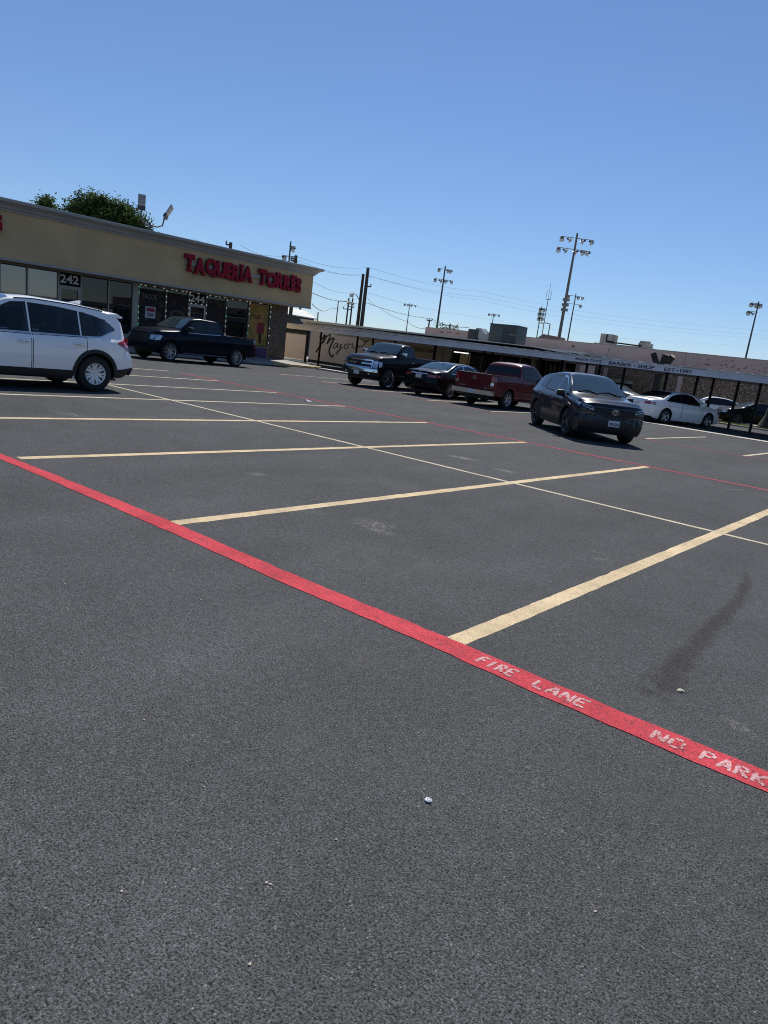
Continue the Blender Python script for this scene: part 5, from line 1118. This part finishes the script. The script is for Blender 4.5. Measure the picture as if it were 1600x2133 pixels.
def canopy_text(s, x0, x1, z0, h, off=0.006):
    x0, x1, z0, h = x0*KX, x1*KX, 1.5384+(z0-1.5384)*KX, h*KX
    me = text_mesh(s, 1.0, 0.004, off, [mat('navy_lettering', (0.012, 0.014, 0.03), rough=0.6)]); lo, hi = bounds(me)
    bm = bmesh.new(); bm.from_mesh(me)
    for v in bm.verts: v.co = (x0+16+(v.co.x-lo[0])/(hi[0]-lo[0])*(x1-x0), CY-37-0.006-v.co.z, z0+(v.co.y-lo[1])/(hi[1]-lo[1])*h)
    for i, xx in enumerate(np.linspace(x0, x1, len(s)*2+1)):      # serifs
        if False:
            for zz in (z0+0.010, z0+h-0.010):
                r = bmesh.ops.create_cube(bm, size=1.0)
                for v in r['verts']: v.co = (xx+16+v.co.x*(x1-x0)/len(s)*0.85, CY-37-0.008+v.co.y*0.006, zz+v.co.z*0.020)
    bm.to_mesh(me); bm.free(); link('lettering', me, can)
canopy_text('MAJOR CUTZ', -16.42, -14.98, 2.39, 0.14, 0.012); canopy_text('BARBER', -14.60, -13.42, 2.372, 0.185, 0.014); canopy_text('SHOP', -13.10, -12.28, 2.372, 0.185, 0.014); canopy_text('EST', -11.80, -11.28, 2.372, 0.18, 0.014); canopy_text('1997', -11.05, -10.50, 2.372, 0.18, 0.014)
for x in (-13.26*KX, -11.17*KX): CB('lettering', mat('navy_lettering'), x-0.03, x+0.03, CY-0.009, CY-0.001, 2.39, 2.45)
CB('gutter_patch', M_CAPM, -31.3, -28.3, CY-0.06, CY-0.03, CT+0.03, CT+0.065)
# grey upper roof of the shop, its edge rising behind the canopy
upr = thing('upper_roof', 'grey low pitched roof edge rising behind the left half of the canopy', 'roof', (-29.0, 38.0, 0.0))
b = MB()
for (z0, z1, y0) in ((2.74, 2.92, 36.4), (2.92, 3.06, 36.15)):
    b.prism([(-38.2+29, z0), (-19.4+29, z0-0.06), (-19.4+29, z1-0.20), (-38.2+29, z1)], y0-38, 43.5-38, 'xz')
b.build('eave', M_ROOFG, upr)
b = MB(); b.prism([(-38.25+29, 3.06), (-19.38+29, 2.862), (-19.38+29, 2.892), (-38.25+29, 3.09)], 36.1-38, 43.4-38, 'xz'); b.build('eave_cap', M_CAPM, upr)

# ------------------------------------------------------------------ pink and pebble building at the back
bk = thing('pebble_building', 'long low building with pink parapet over a brown pebble wall', 'building', (-20.0, 54.0, 0.0))
def BB(name, m, x0, x1, y0, y1, z0, z1, parent=bk): return box_obj(name, m, parent, x0+20, x1+20, y0-54, y1-54, z0, z1)
BB('pebble_wall', M_BPEB, -45, 25, 54.0, 54.3, -0.2, 2.85); BB('roof', M_ROOFG, -45, 25, 54.3, 80, 3.6, 3.7)
for a, bb in zip((-40.4, -35.7, -30.9, -22.6, -16.75, -9.0, -1.0, 7.0, 16.0), (-35.7, -30.9, -22.6, -16.75, -9.0, -1.0, 7.0, 16.0, 25.0)):
    BB('parapet_panel', M_PINK, a+0.012, bb-0.012, 53.93, 54.25, 2.852, 4.25); BB('coping', M_CONC, a+0.012, bb-0.012, 53.90, 54.28, 4.252, 4.29)
for x in (-30.9, -22.5, -16.8, -9.0): BB('wall_pilaster', M_PINK, x-0.16, x+0.16, 53.88, 53.998, -0.2, 2.85)
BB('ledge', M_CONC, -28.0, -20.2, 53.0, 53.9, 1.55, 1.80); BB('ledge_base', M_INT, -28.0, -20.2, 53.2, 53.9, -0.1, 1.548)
# missing render on the pink parapet: dark chips with their own shapes
chip = mat('exposed_base_coat', (0.20, 0.13, 0.11), rough=0.95)
for (x, z, s_) in [(-16.2, 3.9, 0.12), (-15.2, 3.95, 0.16), (-15.1, 3.6, 0.2), (-14.2, 3.62, 0.22), (-13.8, 3.55, 0.18), (-13.5, 3.6, 0.2), (-13.1, 3.52, 0.22), (-12.7, 3.6, 0.2), (-14.0, 4.0, 0.14), (-12.3, 3.85, 0.12), (-11.7, 3.95, 0.12), (-13.6, 4.02, 0.2), (-10.9, 3.6, 0.12), (-15.6, 3.3, 0.08), (-19.8, 3.6, 0.1), (-19.4, 3.58, 0.1), (-24, 3.9, 0.08), (-36.8, 3.95, 0.3), (-37.5, 4.0, 0.2), (-38.4, 3.98, 0.22), (-13.9, 3.7, 0.16), (-14.6, 3.75, 0.12)]+[(rng.uniform(-16, -11), rng.normal(3.68, 0.2), rng.uniform(0.03, 0.12)) for _ in range(45)]+[(rng.uniform(-39, -36), rng.normal(3.98, 0.08), rng.uniform(0.05, 0.2)) for _ in range(10)]:
    n = 17; a = np.linspace(0, 2*math.pi, n, endpoint=False); r = s_*(0.15+1.0*rng.rand(n)**1.5); tl = rng.uniform(-0.6, 0.6)
    b = MB(); b.prism([(x+20+q_*math.cos(t), z+0.42*q_*math.sin(t+tl)) for q_, t in zip(r, a)], -0.078, -0.06, 'xz'); b.build('render_chip', chip, bk)

# ------------------------------------------------------------------ rooftop plant
ac = thing('rooftop_air_conditioner', 'large grey rooftop air conditioner with slotted corner panel', 'air conditioner', (-28.1, 47.6, 3.12))
box_obj('cabinet', M_HVAC, ac, -1.1, 1.25, -0.6, 0.9, 0.1, 1.5, bev=0.02); box_obj('top_cap', M_HVAC, ac, -1.14, 1.29, -0.64, 0.94, 1.502, 1.55); box_obj('kerb', M_HVACD, ac, -1.0, 1.15, -0.5, 0.8, 0.0, 0.1)
for x in (0.05, 0.25, 0.45): box_obj('louvre', M_HVACD, ac, x, x+0.12, -0.62, -0.601, 0.2, 1.42)
box_obj('coil_panel', M_HVACD, ac, 0.66, 1.2, -0.615, -0.601, 0.2, 1.42); box_obj('rail', M_DUCT, ac, 0.62, 1.24, -0.63, -0.616, 0.82, 0.86)
dc = thing('rooftop_duct', 'sloped sheet metal duct beside the large rooftop air conditioner', 'duct', (-30.2, 47.6, 3.12))
box_obj('fan_box', M_HVACD, dc, -0.95, -0.05, -0.5, 0.6, 0.0, 1.0, bev=0.02)
b = MB(); b.prism([(-0.35, 1.12), (0.1, 1.12), (0.55, 0.72), (0.75, 0.72), (0.75, 0.86), (0.96, 0.86), (0.96, 0.1), (0.1, 0.1)], -0.45, 0.4, 'xz'); b.build('duct', M_DUCT, dc)
v1 = thing('roof_vent_box', 'brown metal vent box standing on the pink roof by the antenna mast', 'vent', (-30.6, 60.0, 3.7)); b = MB(); b.prism([(-1.0, 0.0), (1.0, 0.0), (1.0, 1.12), (-0.7, 1.25), (-1.25, 0.85)], -0.5, 0.6, 'xz'); b.build('hood', mat('brown_sheet', (0.15, 0.10, 0.09), rough=0.6), v1); box_obj('hood_rim', M_DUCT, v1, -1.26, 1.02, -0.52, -0.502, 0.72, 0.80)
v2 = thing('stepped_roof_block', 'stepped pale plant housing with a black pipe on the pink roof', 'roof plant', (-24.3, 60.5, 3.7))
box_obj('low_housing', M_CONC, v2, -2.3, 2.6, -0.4, 0.8, 0.0, 0.98); box_obj('tall_housing', M_CONC, v2, -1.8, -0.7, -0.45, 0.7, 0.0, 1.78); box_obj('end_housing', M_CONC, v2, 1.6, 2.5, -0.42, 0.6, 0.0, 1.32)
for x in (1.65, 1.95, 2.25): box_obj('cowl', M_DUCT, v2, x, x+0.2, -0.3, 0.1, 1.32, 1.48)
b = MB(); b.tube([(-1.2, -0.52, 1.74), (-1.2, -0.52, 1.15), (1.9, -0.52, 1.04)], 0.07, 8); b.build('pipe', M_STEEL, v2)

# ------------------------------------------------------------------ pollarded trunks behind the canopy
def cut_tree(label, x, y, r, h, stubs, seed):
    t = thing('pollarded_tree', label, 'tree', (x, y, 0)); random.seed(seed); b = MB()
    hs = np.linspace(0, h, 9); b.tube([(0.06*math.sin(z*1.3+seed), 0.05*math.cos(z*1.7), z) for z in hs], [r*(1.35-0.5*min(1, z/0.7)+0.06*math.sin(z*3)) for z in hs], 14); b.build('trunk', M_BARK, t, smooth=60)
    for (p0, p1, r0, r1) in stubs:
        b = MB(); b.tube([p0, tuple((np.array(p0)+p1)/2), p1], [r0, (r0+r1)/2, r1], 12); l = b.build('limb', M_BARK, t, smooth=60)
        d = (Vector(p1)-Vector(p0)).normalized(); b = MB(); b.tube([Vector(p1)-d*0.005, Vector(p1)+d*0.012], r1*0.96, 12); b.build('sawn_face', M_CUT, l)
    return t
cut_tree('dark trunk cut back to two stumps, rising behind the canopy lettering', -15.15, 44.5, 0.27, 2.9, [((0, 0, 2.4), (-0.62, 0.0, 3.55), 0.2, 0.17), ((0.05, 0, 2.4), (0.30, 0.0, 3.52), 0.30, 0.36), ((0.35, 0.0, 3.1), (0.62, -0.1, 3.5), 0.2, 0.18)], 3)
cut_tree('thick dark trunk at the end of the lawn by the picture edge', -8.45, 45.2, 0.62, 2.9, [((0.1, 0, 2.5), (0.0, 0.05, 3.62), 0.5, 0.42), ((0.3, 0, 2.4), (0.9, 0, 3.4), 0.3, 0.26)], 5)

# ------------------------------------------------------------------ leafy trees
def leafy_tree(label, base, H, crown, seed, m=M_LEAF, n=5200, leaf=0.16, group=None, cat='tree', spread=1.0):
    """crown = list of (dx,dy,dz,rx,ry,rz) lobes"""
    r_ = np.random.RandomState(seed); t = thing('leafy_tree', label, cat, base, 0, group); b = MB(); zc = crown[0][2]
    b.tube([(0, 0, -0.2), (0.1, 0.05, H*0.25), (0, 0, zc)], [H*0.028, H*0.022, H*0.012], 10); tr = b.build('trunk', M_BARK2, t, smooth=60)
    for (dx, dy, dz, rx, ry, rz) in crown:
        b = MB(); b.tube([(0, 0, H*0.22), (dx*0.5, dy*0.5, (H*0.22+dz)*0.55), (dx, dy, dz)], [H*0.014, H*0.010, H*0.004], 7); b.build('limb', M_BARK2, t, smooth=60)
    V = []; Fc = []; wts = np.array([c[3]*c[4]*c[5] for c in crown]); wts = wts/wts.sum()
    for ci, c in enumerate(crown):
        k = int(n*wts[ci]/26)+1
        for _ in range(k):
            d = r_.randn(3); d /= np.linalg.norm(d); rad = 0.30+0.75*r_.rand()**0.7
            cen = np.array(c[:3])+d*np.array(c[3:])*rad; sz = (0.35+0.5*r_.rand())*spread
            for _l in range(26):
                p = cen+r_.randn(3)*sz*np.array([0.55, 0.55, 0.42]); nrm = r_.randn(3)+np.array([0, 0, 0.7])+d*0.6; nrm /= np.linalg.norm(nrm)
                a = np.cross(nrm, r_.randn(3)); a /= np.linalg.norm(a); bb = np.cross(nrm, a); s_ = leaf*(0.6+0.8*r_.rand()); o = len(V)
                V += [tuple(p-a*s_), tuple(p+bb*s_*0.55), tuple(p+a*s_), tuple(p-bb*s_*0.55)]; Fc.append((o, o+1, o+2, o+3))
    q = MB(); q.v = V; q.f = Fc; q.m = [0]*len(Fc); q.build('crown', m, t); return t
def base_at(px, py, depth): p = survey(px, py, depth); return (p[0], p[1], 0.0)
leafy_tree('small leafy tree top showing above the tan parapet', base_at(97, 420, 62), 11, [(0, 0, 10.0, 0.8, 0.8, 1.2), (0.3, 0.3, 9.0, 0.8, 0.8, 1.2), (0.1, 0.1, 8.2, 1.2, 1.2, 1.4), (-0.4, -0.3, 9.2, 0.9, 0.9, 1.1)], 11, n=12000, leaf=0.11, spread=0.7)
leafy_tree('broad dark leafy tree behind the tan parapet beside the floodlight', base_at(222, 430, 61), 12.5, [(-0.7, -1.0, 10.35, 1.6, 1.6, 1.4), (0.4, 0.5, 10.0, 1.6, 1.6, 1.4), (0, 0, 9.4, 2.2, 2.2, 1.9), (1.1, 1.4, 9.6, 1.8, 1.8, 1.6), (-1.2, -1.4, 9.4, 1.6, 1.6, 1.6), (1.6, 2.2, 8.4, 1.6, 1.6, 1.7), (0, 0, 8, 2.8, 2.8, 2)], 12, M_LEAF2, n=38000, leaf=0.12, spread=0.85)

# ------------------------------------------------------------------ lamp masts and utility poles beyond the roofs
def mast_base(px, py, depth):
    p = survey(px, py, depth); return p
def flood_head(loc, rz, parent, s=0.85):
    e = link('lamp_head', None, parent, loc); e.rotation_euler = (0, 0, rz); e.scale = (s, s, s)
    b = MB(); b.lathe([(0.0, 0.0), (0.12, 0.0), (0.20, 0.14), (0.36, 0.42), (0.40, 0.46)], 14, 'x'); h = b.build('housing', M_LAMPW, e, smooth=40)
    b = MB(); b.lathe([(0.0, 0.40), (0.37, 0.42)], 14, 'x'); b.build('lens', M_LAMPG, e)
    box_obj('ballast', M_DPOLE, e, -0.32, -0.01, -0.13, 0.13, -0.12, 0.16, bev=0.02); h.rotation_euler = (0, 0.7, 0)
def light_mast(label, top, rows, r0=0.22, r1=0.10, m=M_DPOLE, az=0.0, s=1.0, boxes=False):
    """top = pixel+depth of the mast tip; rows = [(dz, [offsets])]"""
    p = survey(*top); H = p[2]; t = thing('light_mast', label, 'light mast', (p[0], p[1], 0.0))
    b = MB(); b.tube([(0, 0, -0.3), (0, 0, H*0.5), (0, 0, H)], [r0*0.85, (r0+r1)*0.42, r1*0.8], 10); b.build('pole', m, t, smooth=60)
    ux, uy = R_[0], R_[1]; nn = math.hypot(ux, uy); ux, uy = ux/nn, uy/nn
    ca, sa = math.cos(az), math.sin(az); vx, vy = ux*ca-uy*sa, ux*sa+uy*ca
    for dz, offs in rows:
        z = H-dz; L0, L1 = min(offs+[0])-0.2, max(offs+[0])+0.2; b = MB(); b.tube([(vx*L0, vy*L0, z), (vx*L1, vy*L1, z)], 0.06*s, 6); b.build('crossarm', M_DPOLE, t)
        for i, o in enumerate(offs): flood_head((vx*o, vy*o, z-0.28*s), math.atan2(-vx*(1 if i % 2 else -1)+uy*0.2, vy)+(0.5 if o > 0 else -0.5)+math.pi/2, t, s)
    if boxes:
        for k in range(3): box_obj('control_box', M_GALV, t, -0.32, 0.45, -0.25, 0.25, H*0.50+0.65*k, H*0.50+0.35+0.65*k)
    return t
light_mast('tallest stadium light mast with two full rows of lamps', (1203, 486, 92), [(0.6, [-1.9, -1.0, 1.0, 1.9]), (2.0, [-2.1, -1.3, 0.3, 1.0, 1.9])], 0.33, 0.16, mat('weathered_mast', (0.16, 0.145, 0.13), rough=0.7), s=0.78, boxes=True)
light_mast('second tall light mast standing over the middle of the canopy roof', (928, 554, 140), [(0.6, [-1.2, 0.5, 1.3]), (2.6, [-1.7, -0.7, 0.6, 1.5])], 0.30, 0.16, s=0.85)
light_mast('light mast just behind and to the right of the tallest mast', (1200, 612, 155), [(0.5, [-1.5, 0.5, 1.7]), (2.2, [-1.6, 1.3]), ], 0.24, 0.14, s=0.85)
light_mast('light mast with side lamps near the right edge of the sky', (1581, 628, 130), [(0.4, [-1.2, -0.7, -0.2, 0.3]), (1.9, [-1.4, -0.8])], 0.26, 0.14, s=0.95)
light_mast('small far light mast between the twin poles and the second mast', (854, 631, 245), [(0.5, [-1.8, -0.8, 0.8, 1.9])], 0.25, 0.15, s=0.95)
light_mast('small far light mast above the large air conditioner', (1029, 652, 245), [(0.4, [-1.7, -0.8, 0.6, 1.7])], 0.25, 0.15, s=0.95)
light_mast('short lamp mast with stacked lamps left of the thin antenna', (1129, 638, 190), [(0.5, [-0.3, 0.5]), (1.7, [-0.4, 0.4]), (2.9, [-0.3, 0.4])], 0.22, 0.14, s=1.2)
light_mast('light mast with three lamps above the tan parapet end', (606, 503, 95), [(0.6, [0.5]), (1.9, [-0.8, 0.6])], 0.16, 0.12, s=0.85)
an = survey(1145, 605, 190); t = thing('antenna_mast', 'thin lattice antenna mast beside the short stacked lamp mast', 'antenna', (an[0], an[1], 0)); H = an[2]
b = MB(); b.tube([(0, 0, 0), (0, 0, H*0.9)], [0.16, 0.10], 6); b.build('mast', M_GALV, t); b = MB(); b.tube([(-0.7, 0, H*0.9), (0.7, 0, H*0.9)], 0.08, 5); b.build('crossarm', M_GALV, t)
for x in (-0.7, 0, 0.7): b = MB(); b.tube([(x, 0, H*0.9), (x, 0, H*(1.0 if x else 1.08))], 0.05, 5); b.build('whip', M_GALV, t)
def street_light(label, top, side, L=2.4, h=None):
    p = survey(*top); t = thing('street_light', label, 'street light', (p[0], p[1], 0)); H = p[2]; ux, uy = R_[0], R_[1]
    b = MB(); b.tube([(0, 0, -0.2), (0, 0, H)], [0.12, 0.08], 8); b.build('pole', M_DPOLE, t); b = MB(); b.tube([(0, 0, H), (ux*side*L*0.5, uy*side*L*0.5, H+0.1), (ux*side*L*0.8, uy*side*L*0.8, H)], 0.07, 6); b.build('arm', M_DPOLE, t)
    e = link('lamp_head', None, t, (ux*side*L, uy*side*L, H)); e.rotation_euler = (0, 0, math.atan2(uy, ux)); box_obj('housing', M_LAMPW, e, -0.5, 0.5, -0.2, 0.2, -0.12, 0.12, bev=0.08)
street_light('street light with arm to the left over the brown vent box', (1146, 675, 120), -1, 1.6)
street_light('street light with arm to the right beside the paired thin poles', (705, 627, 120), 1, 2.2)
def utility_pole(label, top, r=0.2, arms=(), m=M_WOODP, trans=None):
    p = survey(*top); t = thing('utility_pole', label, 'utility pole', (p[0], p[1], 0)); H = p[2]; ux, uy = R_[0], R_[1]
    b = MB(); b.tube([(0, 0, -0.3), (0, 0, H)], [r*1.2, r*0.8], 10); b.build('pole', m, t, smooth=60)
    for dz, a0, a1 in arms:
        b = MB(); b.tube([(ux*a0, uy*a0, H-dz), (ux*a1, uy*a1, H-dz)], 0.08, 5); b.build('crossarm', m, t)
        for a in (a0, a1):
            if abs(a) > 0.3: b = MB(); b.tube([(ux*a, uy*a, H-dz), (ux*a, uy*a, H-dz+0.35)], 0.07, 6); b.build('insulator', M_DPOLE, t)
    if trans: b = MB(); b.tube([(ux*trans[1], uy*trans[1], H-trans[0]), (ux*trans[1], uy*trans[1], H-trans[0]-1.0)], 0.3, 10); b.build('transformer', M_DPOLE, t, smooth=40)
    return t, p
utility_pole('taller of the twin leaning utility poles in the gap', (767, 558, 88), 0.24, ((2.2, -0.2, 0.6),))
tp, tpp = utility_pole('shorter twin utility pole carrying a street lamp on its left', (757, 571, 90), 0.22)
b = MB(); ux, uy = R_[0], R_[1]; H = tpp[2]; b.tube([(0, 0, H-3.4), (-ux*0.6, -uy*0.6, H-2.6), (-ux*1.1, -uy*1.1, H-2.5)], 0.05, 6); b.build('lamp_arm', M_DPOLE, tp); e = link('lamp_head', None, tp, (-ux*1.2, -uy*1.2, H-2.75)); box_obj('housing', M_LAMPW, e, -0.2, 0.2, -0.2, 0.2, -0.25, 0.2, bev=0.06)
utility_pole('utility pole stub with crossarm right of the parapet lamp mast', (617, 532, 75), 0.2, ((0.6, -0.5, 0.2), (1.3, -0.6, 0.2)))
utility_pole('utility pole head with bracket above the middle of the tan parapet', (481, 505, 70), 0.2, ((0.25, -0.45, 0.1),))
utility_pole('left pole of the paired thin poles', (727, 621, 130), 0.16, ((1.0, -0.3, 1.0), (2.0, -0.8, 0.6)))
utility_pole('right pole of the paired thin poles', (735, 621, 130), 0.16, ((1.6, -0.6, 0.4),))
utility_pole('grey post showing under the tan fascia end', (627, 628, 85), 0.16, m=M_DPOLE)
utility_pole('short pale stub post left of the street light', (663, 650, 110), 0.12, m=M_GALV)
utility_pole('short service pole left of the second tall mast base', (895, 665, 110), 0.14, ((0.2, -0.4, 0.4),))
utility_pole('small service pole with crossarm right of the second mast base', (938, 674, 110), 0.14, ((0.3, -1.2, 1.2),))
# scrub tops at the foot of the second mast, far dark building in the gap
for i, (px_, py_) in enumerate(((915, 684), (942, 686))):
    p = survey(px_, py_, 115); leafy_tree(('scrubby bush top at the foot of the second tall mast', 'scrubby bush top by the small service pole')[i], (p[0], p[1], 0), 5, [(0, 0, p[2]-0.3, 1.0, 1.0, 0.8)], 30+i, n=400, leaf=0.14, cat='bush')
p = survey(608, 660, 80); fb = thing('far_building', 'dark blue grey gabled building end beyond the side gate', 'building', (p[0], p[1], 0))
b = MB(); b.prism([(-4.0, -0.2), (0.55, -0.2), (0.55, 4.25), (-1.2, 4.95), (-4.0, 4.9)], -2, 3, 'xz'); b.build('wall', mat('slate_siding', (0.06, 0.065, 0.085), rough=0.8), fb)
b = MB(); b.prism([(-4.0, 4.92), (-1.2, 4.97), (0.8, 4.2), (0.8, 4.32), (-1.1, 5.1), (-4.0, 5.05)], -2.2, 3.2, 'xz'); b.build('roof', M_ROOFG, fb)
box_obj('window', M_LAMPW, fb, -0.5, -0.15, -2.03, -2.003, 3.1, 3.5)

# ------------------------------------------------------------------ overhead wires
def wire(label, pts, sag=0.0, r=0.022):
    q = MB(); P = []
    for (a, bb) in zip(pts[:-1], pts[1:]):
        A, B = survey(*a), survey(*bb)
        for t in np.linspace(0, 1, 12)[:(12 if bb == pts[-1] else 11)]:
            p = A+(B-A)*t; p[2] -= sag*4*t*(1-t); P.append(tuple(p))
    q.tube(P, r*0.6, 5); o = q.build('overhead_wire', M_WIRE); tag(o, label, 'wire', 'overhead wires')
wire('uppermost thin wire running from the parapet to the twin poles and on', [(400, 497, 70), (617, 534, 75), (768, 557, 88), (1000, 607, 140), (1320, 663, 200), (1640, 690, 260)], 0.5, 0.020)
wire('second thin wire below the uppermost across the whole sky', [(500, 510, 70), (620, 541, 75), (768, 575, 88), (1000, 617, 140), (1330, 674, 200), (1640, 700, 260)], 0.5, 0.022)
wire('third thin wire just under the second across the sky', [(620, 546, 75), (757, 571, 90), (1000, 625, 140), (1320, 682, 200), (1640, 707, 260)], 0.5, 0.018)
wire('wire from the tan fascia end to the lamp on the twin pole', [(650, 586, 60), (740, 609, 88)], 0.4, 0.022)
wire('heavy wire from the fascia end past the paired poles to the roof', [(650, 610, 60), (727, 626, 100), (765, 631, 88), (900, 664, 100), (976, 682, 60)], 0.3, 0.045)
wire('drooping slack wire left of the paired thin poles', [(650, 633, 60), (690, 641, 90), (727, 628, 120)], 0.5, 0.045)
wire('slack wire falling from the twin poles behind the canopy roof', [(765, 620, 88), (790, 640, 85), (850, 670, 70), (885, 684, 60)], 0.2, 0.03)
wire('faint lower wire from the twin poles to the right edge', [(767, 610, 88), (960, 655, 160), (1300, 705, 240), (1640, 722, 300)], 0.4, 0.02)

# ------------------------------------------------------------------ litter
cap_ = thing('bottle_cap', 'flattened white bottle cap on the near asphalt', 'bottle cap', (-1.159, 1.945, 0.004)); b = MB(); b.lathe([(0.0, 0.004), (0.010, 0.0045), (0.0125, 0.003), (0.0145, 0.0)], 20, 'z'); b.build('shell', mat('cap_white', (0.6, 0.62, 0.63), rough=0.4), cap_)
b = MB(); b.lathe([(0.004, 0.0052), (0.007, 0.0054), (0.0085, 0.0050)], 16, 'z', c=(0.001, 0.001, 0)); b.build('print', mat('cap_blue', (0.03, 0.06, 0.16), rough=0.5), cap_)
def pebble(label, x, y, r, m, group=None):
    b = MB(); n = 10; pr = [(0.0, r*0.8), (r*0.6, r*0.65), (r, r*0.25), (r*0.95, 0.0)]; b.lathe(pr, n, 'z')
    b.v = [(v[0]*(1+0.2*math.sin(i*2.1))*1.4, v[1]*(1+0.2*math.cos(i*1.3)), v[2]) for i, v in enumerate(b.v)]; o = b.build('pebble', m, smooth=60); o.location = (x, y, 0.002); o.rotation_euler = (0, 0, random.uniform(0, 6)); return tag(o, label, 'pebble', group)
M_PEB = mat('pale_pebble', (0.52, 0.47, 0.36), rough=0.8)
pebble('pale oval pebble on the asphalt beyond the red line', -0.831, 3.77, 0.014, M_PEB)
for (px_, py_) in [(253,1858),(555,1840),(563,1843),(425,1640),(870,1527),(812,1560),(950,1403),(1480,1640),(365,1190),(135,1217),(248,1197),(352,1196),(1170,1000),(418,1250),(645,1210),(1130,1480),(300,1500),(700,1750),(1240,1900),(520,2010)]:
    d = F_+R_*(px_-800)/FPX-U_*(py_-1066.5)/FPX; p = EYE+d*(-EYE[2]/d[2]); pebble('tiny pale stone chip lying loose on the near asphalt', p[0], p[1], random.uniform(0.002, 0.0035), M_PEB, 'loose stone chips on the asphalt')
b = MB(); b.add([(0,0,0.01),(0.3,0.05,0.02),(0.33,0.2,0.05),(0.05,0.18,0.03),(0.15,0.1,0.09),(0.45,0.15,0.012),(0.5,0.25,0.05)], [(0,1,4),(1,2,4),(2,3,4),(3,0,4),(1,5,2),(5,6,2)]); o = b.build('paper_scrap', mat('litter_paper', (0.6, 0.6, 0.58), rough=0.8)); o.location = (-13.75, 13.35, 0.003); o.scale = (0.5, 0.5, 0.6); tag(o, 'crumpled white paper scrap by the far thin red line', 'litter')

# ------------------------------------------------------------------ unseen stand-in trees added behind the viewer for glass and paint to mirror
for i, (x, y, s_) in enumerate([(38, 6, 1.0), (44, 22, 1.2), (40, 38, 1.1), (30, -22, 1.1), (10, -34, 1.2), (-12, -36, 1.0), (22, -30, 0.9), (46, -8, 1.2)]):
    leafy_tree('unseen stand-in tree behind the viewer, added for the shop glass to mirror', (x, y, 0), 9*s_, [(0, 0, 6.2*s_, 3.4*s_, 3.4*s_, 2.6*s_), (1.5, 1, 5*s_, 2.6*s_, 2.6*s_, 2*s_), (-1.6, -1, 5.2*s_, 2.6*s_, 2.6*s_, 2.2*s_)], 50+i, M_LEAF2, n=2600, leaf=0.42, group='stand-in trees behind the viewer')
